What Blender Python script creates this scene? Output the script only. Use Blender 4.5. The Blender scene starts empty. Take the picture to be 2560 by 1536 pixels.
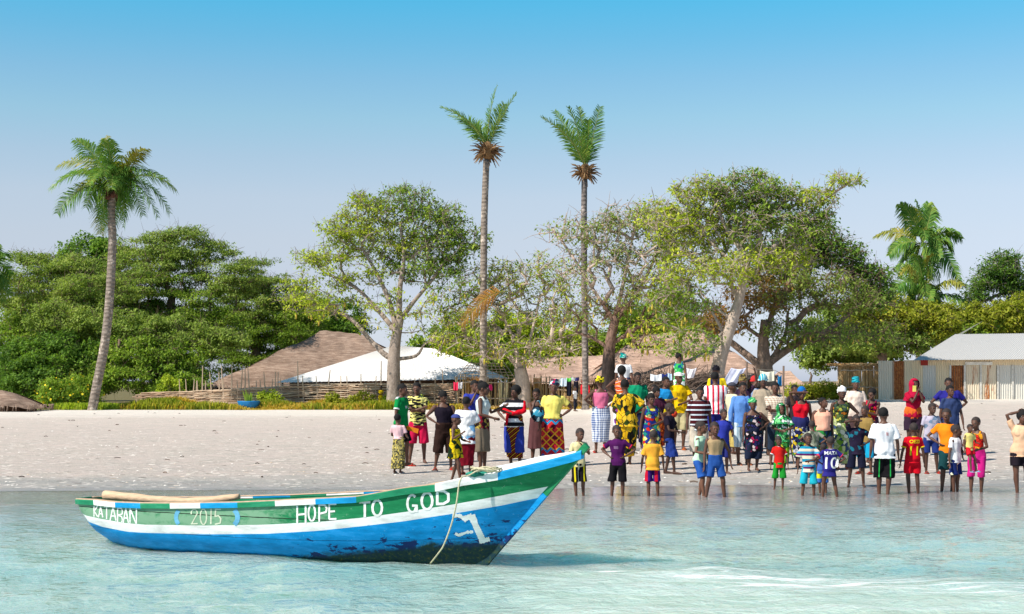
import bpy, bmesh, math, random
import numpy as np
from mathutils import Vector, Matrix, noise
from mathutils.bvhtree import BVHTree
R = math.radians
SC = bpy.context.scene
COL = SC.collection
F = 3555.0      # focal length in photo pixels (2560 wide)
HY = 950.0      # horizon row of the photo
HC = 1.85       # eye height over the water

# ---------------------------------------------------------------- camera
cam_d = bpy.data.cameras.new('camera'); cam = bpy.data.objects.new('camera', cam_d)
COL.objects.link(cam); SC.camera = cam
cam.location = (0, 0, HC); cam.rotation_euler = (R(90), 0, 0)
cam_d.sensor_width = 36; cam_d.lens = 36 * F / 2560
cam_d.shift_y = (HY - 768) / 2560
cam_d.clip_end = 3000; cam_d.clip_start = .1

# ---------------------------------------------------------------- sun, sky, exposure
SUN_EL, SUN_AZ = 48.0, 33.0        # elevation; degrees the sun stands in front of the left-right line
sd = Vector((-math.cos(R(SUN_EL)) * math.cos(R(SUN_AZ)), -math.cos(R(SUN_EL)) * math.sin(R(SUN_AZ)), math.sin(R(SUN_EL))))
sl = bpy.data.lights.new('sun', 'SUN'); sun = bpy.data.objects.new('sun', sl); COL.objects.link(sun)
sl.energy = 5.0; sl.angle = R(.5); sl.color = (1, .93, .83)
sun.rotation_euler = sd.to_track_quat('Z', 'Y').to_euler(); sun.location = (-30, -20, 40)
W = bpy.data.worlds.new('World'); SC.world = W; W.use_nodes = True
nt = W.node_tree; nt.nodes.clear()
def wn(t): return nt.nodes.new(t)
wo = wn('ShaderNodeOutputWorld'); wb = wn('ShaderNodeBackground'); sk = wn('ShaderNodeTexSky')
sk.sky_type = 'NISHITA'; sk.sun_disc = False; sk.sun_elevation = R(SUN_EL)
sk.sun_rotation = math.atan2(sd.x, sd.y)
sk.air_density = 1.0; sk.dust_density = .6; sk.ozone_density = 3.0
tc = wn('ShaderNodeTexCoord'); sx = wn('ShaderNodeSeparateXYZ'); rp = wn('ShaderNodeValToRGB'); mx = wn('ShaderNodeMixRGB')
mx.blend_type = 'MULTIPLY'; mx.inputs[0].default_value = 1
nt.links.new(tc.outputs['Generated'], sx.inputs[0]); nt.links.new(sx.outputs[2], rp.inputs[0])
nt.links.new(sk.outputs[0], mx.inputs[1]); nt.links.new(rp.outputs[0], mx.inputs[2])
nt.links.new(mx.outputs[0], wb.inputs[0]); nt.links.new(wb.outputs[0], wo.inputs[0])
SKYRAMP = [(0, (1.0, 1.1, 1.58)), (0.014, (1.024, 1.085, 1.5)), (0.07, (1.103, 0.953, 1.051)), (0.098, (1.255, 1.041, 1.027)), (0.126, (1.353, 1.129, 1.049)), (0.153, (1.268, 1.176, 1.076)), (0.18, (1.105, 1.253, 1.119)), (0.206, (0.929, 1.243, 1.179)), (0.233, (0.654, 1.281, 1.258)), (0.257, (0.448, 1.351, 1.349)), (.34, (.38, 1.0, 1.1)), (.6, (.32, .6, .68)), (1, (.3, .5, .55))]
e = rp.color_ramp.elements
while len(e) > 1: e.remove(e[-1])
e[0].position = SKYRAMP[0][0]; e[0].color = (*SKYRAMP[0][1], 1)
for p, c in SKYRAMP[1:]:
    n_ = e.new(p); n_.color = (*c, 1)
wb.inputs[1].default_value = .1025
SC.view_settings.view_transform = 'Standard'; SC.view_settings.look = 'None'
SC.view_settings.exposure = .33; SC.view_settings.gamma = 1
SC.cycles.max_bounces = 6; SC.cycles.transparent_max_bounces = 8

# ---------------------------------------------------------------- helpers
def at(px, py, d):
    """world point seen at photo pixel (px,py) at distance d"""
    return Vector(((px - 1280) / F * d, d, HC - (py - HY) / F * d))
def sstep(v, a, b):
    t = min(1, max(0, (v - a) / (b - a))); return t * t * (3 - 2 * t)
def gz(x, y):
    ys = 24.2 + .07 * x
    s = y - ys
    if s < 0: return max(-1.5, .052 * s)
    z = .28 * (1 - math.exp(-s / 14))
    u = x / max(y, 1)
    z += .10 * sstep(u, .02, .08) * sstep(y, 27, 34)
    z += .5 * sstep(u, .06, .24) * sstep(y, 36, 68)
    z += .85 * sstep(u, .055, .085) * (1 - sstep(u, .15, .21)) * sstep(y, 36, 50)
    return z
def ground_d(px, py):
    lo, hi = 8.0, 110.0
    for _ in range(40):
        m = (lo + hi) / 2
        if HY + F * (HC - gz((px - 1280) / F * m, m)) / m > py: lo = m
        else: hi = m
    return lo
def tag(o, label=None, cat=None, group=None, kind=None):
    if label: o['label'] = label
    if cat: o['category'] = cat
    if group: o['group'] = group
    if kind: o['kind'] = kind
    return o
def empty(name, loc, rz=0, label=None, cat=None, group=None):
    o = bpy.data.objects.new(name, None); COL.objects.link(o); o.location = loc; o.rotation_euler = (0, 0, rz)
    o.empty_display_size = .2
    return tag(o, label, cat, group)
def mkmesh(name, V, Fs, mats, parent=None, midx=None, smooth=False):
    me = bpy.data.meshes.new(name)
    V = np.asarray(V, dtype=np.float32)
    if isinstance(Fs, np.ndarray):
        nf, k = Fs.shape
        me.vertices.add(len(V)); me.vertices.foreach_set('co', V.ravel())
        me.loops.add(nf * k); me.loops.foreach_set('vertex_index', Fs.astype(np.int32).ravel())
        me.polygons.add(nf); me.polygons.foreach_set('loop_start', np.arange(0, nf * k, k, dtype=np.int32))
        me.update(calc_edges=True)
    else:
        me.from_pydata(V.tolist(), [], Fs); me.update()
    for m in (mats if isinstance(mats, (list, tuple)) else [mats]): me.materials.append(m)
    if midx is not None: me.polygons.foreach_set('material_index', np.asarray(midx, dtype=np.int32))
    if smooth: me.polygons.foreach_set('use_smooth', np.ones(len(me.polygons), dtype=bool))
    o = bpy.data.objects.new(name, me); COL.objects.link(o)
    if parent: o.parent = parent
    return o
class MB:
    """collects shapes into one mesh"""
    def __init__(s): s.V = []; s.F = []; s.M = []; s.n = 0
    def add(s, V, Fs, m=0):
        V = [tuple(v) for v in V]
        s.V += V; s.F += [tuple(i + s.n for i in f) for f in Fs]; s.M += [m] * len(Fs); s.n += len(V)
    def tube(s, pts, rad, n=8, m=0, cap=True, sq=1.0):
        pts = [Vector(p) for p in pts]; V = []; Fs = []
        if not hasattr(rad, '__len__'): rad = [rad] * len(pts)
        up = Vector((0, 0, 1)); u = None
        for i, p in enumerate(pts):
            t = (pts[min(i + 1, len(pts) - 1)] - pts[max(i - 1, 0)])
            t = t.normalized() if t.length > 1e-9 else up
            if u is None: u = t.cross(Vector((1, 0, 0)) if abs(t.x) < .8 else Vector((0, 1, 0))).normalized()
            else:
                u = (u - t * u.dot(t)); u = u.normalized() if u.length > 1e-6 else t.orthogonal().normalized()
            w = t.cross(u)
            for k in range(n):
                a = 2 * math.pi * k / n
                V.append(p + (u * math.cos(a) + w * math.sin(a) * sq) * rad[i])
        for i in range(len(pts) - 1):
            for k in range(n):
                a, b = i * n + k, i * n + (k + 1) % n
                Fs.append((a, b, b + n, a + n))
        if cap:
            Fs.append(tuple(range(n - 1, -1, -1))); Fs.append(tuple(range((len(pts) - 1) * n, len(pts) * n)))
        s.add(V, Fs, m)
    def loft(s, rings, m=0, cap=True):
        """rings: list of equally long point lists"""
        n = len(rings[0]); V = [p for r in rings for p in r]; Fs = []
        for i in range(len(rings) - 1):
            for k in range(n):
                a, b = i * n + k, i * n + (k + 1) % n
                Fs.append((a, b, b + n, a + n))
        if cap:
            Fs.append(tuple(range(n - 1, -1, -1))); Fs.append(tuple(range((len(rings) - 1) * n, len(rings) * n)))
        s.add(V, Fs, m)
    def box(s, c, size, rot=None, m=0):
        c = Vector(c); V = []
        for x in (-.5, .5):
            for y in (-.5, .5):
                for z in (-.5, .5):
                    v = Vector((x * size[0], y * size[1], z * size[2]))
                    if rot is not None: v = rot @ v
                    V.append(c + v)
        s.add(V, [(0, 1, 3, 2), (4, 6, 7, 5), (0, 4, 5, 1), (2, 3, 7, 6), (0, 2, 6, 4), (1, 5, 7, 3)], m)
    def ball(s, c, r, nu=12, nv=8, m=0, rot=None):
        c = Vector(c); r = Vector(r) if hasattr(r, '__len__') else Vector((r, r, r)); V = []; Fs = []
        for j in range(1, nv):
            ph = math.pi * j / nv
            for i in range(nu):
                a = 2 * math.pi * i / nu
                v = Vector((r.x * math.sin(ph) * math.cos(a), r.y * math.sin(ph) * math.sin(a), r.z * math.cos(ph)))
                V.append(c + (rot @ v if rot is not None else v))
        t = Vector((0, 0, r.z)); 
        if rot is not None: t = rot @ t
        V += [c + t, c - t]; T = (nv - 1) * nu; B = T + 1
        for j in range(nv - 2):
            for i in range(nu):
                a, b = j * nu + i, j * nu + (i + 1) % nu
                Fs.append((a, a + nu, b + nu, b))
        for i in range(nu):
            Fs.append((T, i, (i + 1) % nu)); Fs.append((B, (nv - 2) * nu + (i + 1) % nu, (nv - 2) * nu + i))
        s.add(V, Fs, m)
    def quad(s, a, b, c, d, m=0): s.add([a, b, c, d], [(0, 1, 2, 3)], m)
    def build(s, name, mats, parent=None, smooth=False):
        return mkmesh(name, s.V, s.F, mats, parent, s.M, smooth)

# ---------------------------------------------------------------- materials
class NM:
    def __init__(s, name, rough=.8, spec=.3):
        s.m = bpy.data.materials.new(name); s.m.use_nodes = True; s.t = s.m.node_tree
        s.b = s.t.nodes['Principled BSDF']; s.b.inputs['Roughness'].default_value = rough
        s.b.inputs['Specular IOR Level'].default_value = spec
        s.out = s.t.nodes['Material Output']
    def n(s, typ, **kw):
        nd = s.t.nodes.new('ShaderNode' + typ)
        for k, v in kw.items():
            if k.startswith('i_'):
                key = k[2:]; key = int(key) if key.isdigit() else key.replace('_', ' ')
                s.set(nd.inputs[key], v)
            else: setattr(nd, k, v)
        return nd
    def set(s, inp, v):
        if isinstance(v, bpy.types.NodeSocket): s.t.links.new(v, inp)
        else:
            if hasattr(v, '__len__') and len(v) == 3 and inp.type == 'RGBA': v = (*v, 1)
            inp.default_value = v
    def coord(s, scale=(1, 1, 1), kind='Object', rot=(0, 0, 0), loc=(0, 0, 0)):
        tc = s.n('TexCoord'); mp = s.n('Mapping', i_Vector=tc.outputs[kind], i_Scale=scale, i_Rotation=rot, i_Location=loc); return mp.outputs[0]
    def noise(s, co, scale, detail=4, rough=.55, dist=0):
        return s.n('TexNoise', i_Vector=co, i_Scale=scale, i_Detail=detail, i_Roughness=rough, i_Distortion=dist).outputs[0]
    def ramp(s, fac, stops, interp='LINEAR'):
        nd = s.n('ValToRGB', i_0=fac); e = nd.color_ramp.elements; nd.color_ramp.interpolation = interp
        while len(e) > 1: e.remove(e[-1])
        for i, (p, c) in enumerate(stops):
            if not hasattr(c, '__len__'): c = (c, c, c)
            x = e[0] if i == 0 else e.new(p)
            x.position = p; x.color = (*c[:3], 1)
        return nd.outputs[0]
    def mix(s, fac, a, b, mode='MIX'):
        return s.n('MixRGB', blend_type=mode, i_0=fac, i_1=a, i_2=b).outputs[0]
    def math(s, op, a, b=0.0, clamp=False):
        nd = s.n('Math', operation=op, i_0=a, i_1=b); nd.use_clamp = clamp; return nd.outputs[0]
    def sep(s, v): return s.n('SeparateXYZ', i_0=v).outputs
    def bump(s, h, strength=.3, dist=.02, normal=None):
        nd = s.n('Bump', i_Height=h, i_Strength=strength, i_Distance=dist)
        if normal is not None: s.set(nd.inputs['Normal'], normal)
        s.set(s.b.inputs['Normal'], nd.outputs[0]); return nd.outputs[0]
    def color(s, c): s.set(s.b.inputs['Base Color'], c); return s
_mc = {}
def simple(name, col, rough=.8, var=.25, scale=6, bump=0.0, spec=.3, stretch=(1, 1, 1)):
    key = (name, tuple(col), rough)
    if key in _mc: return _mc[key]
    m = NM(name, rough, spec); co = m.coord(stretch)
    nz = m.noise(co, scale, 6)
    m.color(m.ramp(nz, [(.25, tuple(c * (1 - var) for c in col)), (.75, tuple(min(1, c * (1 + var)) for c in col))]))
    if bump: m.bump(nz, bump)
    _mc[key] = m.m; return m.m
# ---------------------------------------------------------------- ground
def build_ground():
    ys = np.concatenate([np.linspace(4, 20, 14), np.linspace(20.5, 34, 90), np.linspace(34.5, 90, 110), np.geomspace(92, 900, 30)])
    us = np.linspace(-1, 1, 161)
    V = []; 
    for y in ys:
        half = y * .42 + 14 + (max(0, y - 90) * .8)
        for u in us:
            x = u * half
            z = gz(x, y)
            if y > 24: z += .014 * noise.noise(Vector((x * .7, y * .5, 0))) + .02 * noise.noise(Vector((x * .2, y * .15, 5))) * sstep(y, 25, 32)
            V.append((x, y, z))
    n = len(us); m = len(ys)
    I = np.arange(m * n).reshape(m, n)
    Fs = np.stack([I[:-1, :-1], I[:-1, 1:], I[1:, 1:], I[1:, :-1]], -1).reshape(-1, 4)
    M = NM('beach_sand', .9, .2)
    g = M.n('NewGeometry').outputs['Position']; X, Y, Z = M.sep(g)
    co = M.n('Mapping', i_Vector=g, i_Scale=(1, 1, 1)).outputs[0]
    big = M.noise(M.n('Mapping', i_Vector=g, i_Scale=(.12, .5, 1)).outputs[0], 1, 5, .6)
    fine = M.noise(co, 22, 6, .7)
    mid = M.noise(M.n('Mapping', i_Vector=g, i_Scale=(.8, 2.2, 1)).outputs[0], 2.2, 5, .65)
    # distance from the waterline, wobbling
    s = M.math('ADD', M.math('SUBTRACT', Y, M.math('MULTIPLY', X, .07)), M.math('MULTIPLY', M.math('SUBTRACT', big, .5), 9.0))
    sf = M.n('MapRange', i_Value=s, i_1=24.0, i_2=80.0).outputs[0]
    base = M.ramp(sf, [(0, (.36, .34, .33)), (.035, (.46, .42, .39)), (.08, (.58, .49, .44)), (.2, (.60, .505, .45)), (.42, (.62, .52, .465)), (.62, (.65, .55, .49)), (.75, (.78, .69, .62)), (.95, (.82, .73, .66))])
    base = M.mix(M.n('MapRange', i_Value=mid, i_1=.4, i_2=.62).outputs[0], base, M.mix(1, base, (.80, .86, .84), 'MULTIPLY'))
    base = M.mix(1, base, M.ramp(fine, [(.3, .80), (.7, 1.12)]), 'MULTIPLY')
    # shell fragments: bright specks in the lower half of the beach
    vo = M.n('TexVoronoi', i_Vector=M.n('Mapping', i_Vector=g, i_Scale=(6, 12, 1)).outputs[0], i_Scale=1.0)
    cs = M.sep(vo.outputs['Color'])
    thr = M.n('MapRange', i_Value=sf, i_1=.0, i_2=.42, i_3=.50, i_4=.03).outputs[0]
    pres = M.math('LESS_THAN', cs[0], M.math('MULTIPLY', thr, M.n('MapRange', i_Value=mid, i_1=.3, i_2=.7, i_3=.25, i_4=1.6).outputs[0]))
    near = M.math('LESS_THAN', vo.outputs['Distance'], M.math('MULTIPLY', cs[1], .5))
    sp = M.math('MULTIPLY', pres, near)
    sp = M.math('MULTIPLY', sp, M.math('GREATER_THAN', sf, .004))
    shell = M.ramp(cs[2], [(0, (.9, .82, .72)), (.6, (.95, .92, .88)), (.8, (.62, .45, .30)), (.9, (.12, .1, .08))])
    col = M.mix(sp, base, shell)
    # village earth and weeds behind the crest
    back = M.n('MapRange', i_Value=Y, i_1=79.0, i_2=82.0).outputs[0]
    col = M.mix(back, col, M.ramp(mid, [(.3, (.20, .14, .08)), (.7, (.12, .13, .04))]))
    M.color(col)
    wet = M.n('MapRange', i_Value=Z, i_1=-.01, i_2=.035, i_3=.25, i_4=.95).outputs[0]
    M.set(M.b.inputs['Roughness'], wet)
    fp = M.n('TexVoronoi', i_Vector=M.n('Mapping', i_Vector=g, i_Scale=(2.2, 1.9, 1)).outputs[0], i_Scale=1.0).outputs['Distance']
    M.bump(M.math('ADD', M.mix(.5, fine, mid), M.math('MULTIPLY', M.math('MINIMUM', fp, .28), 1.6)), .85, .08)
    o = mkmesh('ground', V, Fs, M.m, smooth=True); tag(o, kind='structure')
build_ground()

# ---------------------------------------------------------------- water
def build_water():
    ys = 3 * (30 / 3) ** (np.linspace(0, 1, 420)); us = np.linspace(-1, 1, 320)
    Y = np.repeat(ys[:, None], len(us), 1); X = us[None, :] * (Y * .42 + 5)
    rng = np.random.default_rng(3); Z = np.zeros_like(X)
    for lam, a, k in ((2.6, .007, 6), (1.1, .0042, 9), (.45, .0020, 12)):
        for _ in range(k):
            l = lam * rng.uniform(.7, 1.4); th = rng.normal(math.pi / 2 - .12, .42); ph = rng.uniform(0, 6.28)
            Z += a * rng.uniform(.5, 1.2) * np.sin(2 * np.pi / l * (X * np.cos(th) + Y * np.sin(th)) + ph)
    calm = np.clip((22.5 - Y) / 7, .02, 1) * 1.5
    # old wake in the lower right: a low rounded swell
    Z = Z * calm
    V = np.stack([X, Y, Z], -1).reshape(-1, 3)
    m, n = X.shape; I = np.arange(m * n).reshape(m, n)
    Fs = np.stack([I[:-1, :-1], I[:-1, 1:], I[1:, 1:], I[1:, :-1]], -1).reshape(-1, 4)
    M = NM('sea_water', .09, .5); M.b.inputs['IOR'].default_value = 1.333
    M.b.inputs['Subsurface Weight'].default_value = .85; M.b.inputs['Subsurface Radius'].default_value = (.6, 1.0, 1.0); M.b.inputs['Subsurface Scale'].default_value = 2.5
    g = M.n('NewGeometry').outputs['Position']; Xs, Ys, Zs = M.sep(g)
    def mp(sx, sy, r=0.0): return M.n('Mapping', i_Vector=g, i_Scale=(sx, sy, 1), i_Rotation=(0, 0, r)).outputs[0]
    big = M.noise(mp(.10, .42, .05), 1, 4, .6)
    mid = M.noise(mp(.5, 2.3, -.03), 1, 5, .6, .4)
    # depth: sandy tint in the last metres before the beach, milky turquoise outside
    sh = M.math('SUBTRACT', Ys, M.math('MULTIPLY', Xs, .07))
    dep = M.n('MapRange', i_Value=M.math('ADD', sh, M.math('MULTIPLY', big, 3.0)), i_1=16.5, i_2=24.0).outputs[0]
    deepc = M.ramp(big, [(.35, (.18, .37, .36)), (.5, (.28, .45, .42)), (.66, (.40, .54, .47))])
    col = M.mix(M.math('MULTIPLY', M.math('SUBTRACT', mid, .35, True), .9), deepc, (.50, .56, .47))
    col = M.mix(dep, col, (.33, .34, .34))
    # stirred, milky wake patch (lower right) with foam streaks
    wx = M.math('ADD', Ys, M.math('MULTIPLY', Xs, .42))          # wake front runs obliquely
    wob = M.noise(mp(.35, .35), 1, 3, .6)
    wfront = M.math('ADD', wx, M.math('MULTIPLY', wob, 1.6))
    wk = M.n('MapRange', i_Value=wfront, i_1=15.9, i_2=15.0).outputs[0]
    wk = M.math('MULTIPLY', wk, M.n('MapRange', i_Value=M.math('ADD', Xs, M.math('MULTIPLY', wob, 1.5)), i_1=-.6, i_2=1.6).outputs[0])
    stir = M.noise(mp(.22, 1.5, .1), 1, 6, .65, 1.2)
    wcol = M.ramp(stir, [(.3, (.42, .50, .37)), (.45, (.52, .66, .55)), (.62, (.66, .78, .72))])
    col = M.mix(M.math('MULTIPLY', wk, .75), col, wcol)
    fo = M.noise(mp(.45, 3.4, .12), 1, 7, .68, 1.6)
    edge = M.math('MULTIPLY', M.n('MapRange', i_Value=wfront, i_1=16.3, i_2=15.6).outputs[0], M.n('MapRange', i_Value=wfront, i_1=13.6, i_2=15.4).outputs[0])
    edge = M.math('MULTIPLY', edge, M.n('MapRange', i_Value=Xs, i_1=.2, i_2=1.6).outputs[0])
    fth = M.math('ADD', M.math('MULTIPLY', edge, .17), M.math('MULTIPLY', wk, .03))
    foam = M.n('MapRange', i_Value=M.math('ADD', fo, fth), i_1=.70, i_2=.745).outputs[0]
    foam = M.math('MULTIPLY', foam, wk)
    col = M.mix(foam, col, (.86, .9, .88))
    M.color(col)
    M.set(M.b.inputs['Roughness'], M.math('ADD', .04, M.math('MULTIPLY', M.math('MAXIMUM', foam, M.math('MULTIPLY', wk, .3)), .6)))
    r1 = M.noise(mp(2.2, 4.0, .06), 1.2, 4, .6, .5)
    r2 = M.noise(mp(7.0, 6.5, -.05), 1.3, 3, .55, .6)
    calmr = M.n('MapRange', i_Value=sh, i_1=14.5, i_2=22.0, i_3=1.0, i_4=.085).outputs[0]
    h = M.math('MULTIPLY', M.math('ADD', M.math('MULTIPLY', r1, 1.0), M.math('MULTIPLY', r2, .85)), calmr)
    h = M.math('ADD', h, M.math('MULTIPLY', foam, .3))
    M.bump(h, .9, .085)
    o = mkmesh('water', V, Fs, M.m, smooth=True); tag(o, kind='structure')
build_water()
# ---------------------------------------------------------------- boat
BO = Vector((-.263, 14.39, 0)); BA = math.atan2(-.39, .92)
BM = Matrix.Translation(BO) @ Matrix.Rotation(BA, 4, 'Z')
BMI = BM.inverted()
GT = [-5.04, -4.95, -4.6, -4.0, -3.2, -2.4, -1.6, -.9, -.3, .2, .6, .85, 1.02]
GB = [.13, .22, .31, .42, .50, .53, .51, .45, .36, .25, .14, .07, .02]
YT = [(192, 1249), (233, 1251), (287, 1257), (351, 1259), (424, 1259.5), (500, 1258.5), (593, 1257), (687, 1253), (788, 1248), (820, 1246.5), (887, 1243), (929, 1236), (1007, 1221), (1087, 1212), (1153, 1197), (1244, 1182), (1353, 1157), (1440, 1134), (1467, 1122)]
def gb(t): return float(np.interp(t, GT, GB))
def bpx(t, b=None):
    p = BM @ Vector((t, -(gb(t) if b is None else b) - .03, 0)); return 1280 + F * p.x / p.y, p.y
def zg(t):
    px, Y = bpx(t); return HC - (float(np.interp(px, [a for a, _ in YT], [b for _, b in YT])) - HY) * Y / F
def px2t(px):
    lo, hi = -5.4, 1.3
    for _ in range(30):
        m = (lo + hi) / 2
        if bpx(m)[0] < px: lo = m
        else: hi = m
    return lo
def zline(table):
    P = [(px2t(p), y, ) for p, y in table]
    out = []
    for t, y in P:
        Y = bpx(t, gb(t) * .93)[1]; out.append((t, HC - (y - HY) * Y / F))
    return lambda t: float(np.interp(t, [a for a, _ in out], [b for _, b in out]))
za = zline([(192, 1283), (240, 1297), (300, 1308), (350, 1312), (500, 1314), (650, 1312), (780, 1306), (900, 1295), (1007, 1281), (1124, 1263), (1244, 1241), (1385, 1213), (1460, 1195)])
zb = zline([(192, 1291), (240, 1318), (300, 1330), (350, 1333), (500, 1336), (650, 1335), (780, 1328), (900, 1316), (1007, 1304), (1124, 1286), (1244, 1266), (1385, 1236), (1460, 1215)])
KU = [0, .012, .03, .045, .06, .10, .3, .74, .80, .835, 1]
KT = [-5.04, -5.03, -4.97, -4.90, -4.66, -4.3, -3.0, -.6, -.22, 0, 1.05]
KZ = [.33, .30, .22, .12, 0, -.10, -.15, -.17, -.12, 0, 1.13]
def hull_pt(u, v, inset=0.0):
    t = -5.04 + 6.06 * u; z0 = zg(t) - .01; b = max(gb(t) - inset, .008)
    tk = float(np.interp(u, KU, KT)); zk = float(np.interp(u, KU, KZ))
    p = 4.0 - 2.4 * sstep(u, .45, .95) - 1.2 * (1 - sstep(u, 0, .15))
    return t + (tk - t) * v ** 1.5, b * (1 - v ** p) if v < 1 else 0.0, z0 + (min(zk + inset, z0) - z0) * v
def paint(name, col, stains=(), rough=.5, wear=.35):
    M = NM(name, rough, .15); co = M.coord(); x, y, z = M.sep(co)
    n1 = M.noise(M.coord((1.2, 1.2, 5)), 3, 6, .65); n2 = M.noise(co, 30, 5, .7); n3 = M.noise(M.coord((1, 1, 2.2), loc=(3, 1, 2)), 5, 7, .7, .4)
    base = M.ramp(n1, [(.3, tuple(c * .72 for c in col)), (.5, col), (.72, tuple(min(1, c * 1.25 + .03) for c in col))])
    base = M.mix(M.math('MULTIPLY', M.math('GREATER_THAN', n2, .66), wear), base, tuple(min(1, c * .4 + .35) for c in col))
    base = M.mix(M.n('MapRange', i_Value=n3, i_1=.66, i_2=.70).outputs[0], base, tuple(c * .35 + .02 for c in col))
    for s in stains: base = s(M, co, x, z, n1, n2, n3, base)
    M.color(base); M.bump(M.mix(.5, n1, n2), .35, .01); return M.m
def st_dirt(M, co, x, z, n1, n2, n3, base):
    # weed and tar line near the water, heavier at the bow; navy patches where the top coat has gone
    hgt = M.math('SUBTRACT', z, M.math('MULTIPLY', M.n('MapRange', i_Value=x, i_1=-2.2, i_2=-.3).outputs[0], .23))
    k = M.n('MapRange', i_Value=M.math('ADD', hgt, M.math('MULTIPLY', n3, .28)), i_1=.14, i_2=.08).outputs[0]
    navy = M.n('MapRange', i_Value=M.math('ADD', n3, M.n('MapRange', i_Value=M.math('SUBTRACT', z, M.math('MULTIPLY', x, .16)), i_1=.05, i_2=.68, i_3=.20, i_4=-.14).outputs[0]), i_1=.585, i_2=.61).outputs[0]
    seam = M.math('LESS_THAN', M.math('ABSOLUTE', M.math('SUBTRACT', M.math('ADD', z, M.math('MULTIPLY', n1, .02)), M.math('ADD', .20, M.math('MULTIPLY', M.math('POWER', M.math('MAXIMUM', M.math('ADD', x, 2.5), 0), 2.0), .012)))), .0035)
    base = M.mix(M.math('MULTIPLY', seam, .7), base, (.003, .04, .12))
    base = M.mix(M.math('MULTIPLY', M.math('GREATER_THAN', n2, .655), .6), base, (.10, .42, .66))
    base = M.mix(navy, base, (.008, .028, .12))
    return M.mix(k, base, M.ramp(n2, [(.38, (.006, .028, .05)), (.58, (.02, .05, .035)), (.72, (.16, .13, .04))]))
def st_seam(M, co, x, z, n1, n2, n3, base):
    w = M.n('MapRange', i_Value=M.math('ABSOLUTE', M.math('SUBTRACT', z, M.math('ADD', .405, M.math('MULTIPLY', n1, .02)))), i_1=.003, i_2=.006, i_3=1.0, i_4=0.0).outputs[0]
    w = M.math('MULTIPLY', w, M.math('LESS_THAN', x, -1.3))
    fade = M.n('MapRange', i_Value=M.math('ADD', n3, M.n('MapRange', i_Value=x, i_1=-2.4, i_2=-1.0, i_3=.13, i_4=-.2).outputs[0]), i_1=.42, i_2=.62).outputs[0]
    base = M.mix(M.math('MULTIPLY', fade, .85), base, (.22, .38, .25))
    return M.mix(w, base, (.01, .015, .01))
m_green = paint('green_boat_paint', (.012, .20, .075), [st_seam])
m_white = paint('white_boat_paint', (.80, .80, .78), wear=.2)
m_blue = paint('blue_boat_paint', (.002, .26, .62), [st_dirt], .55)
m_rblue = paint('light_blue_rail_paint', (.01, .32, .66)); m_rgreen = paint('green_rail_paint', (.02, .25, .12)); m_rwhite = paint('white_rail_paint', (.82, .82, .80), wear=.15)
m_wood = simple('bare_boat_wood', (.52, .36, .25), .8, .25, 14, .3, stretch=(1, 6, 6))
boat = empty('boat', BO, BA, 'green, white and blue wooden boat with painted name afloat in the shallows', 'boat')
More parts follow.
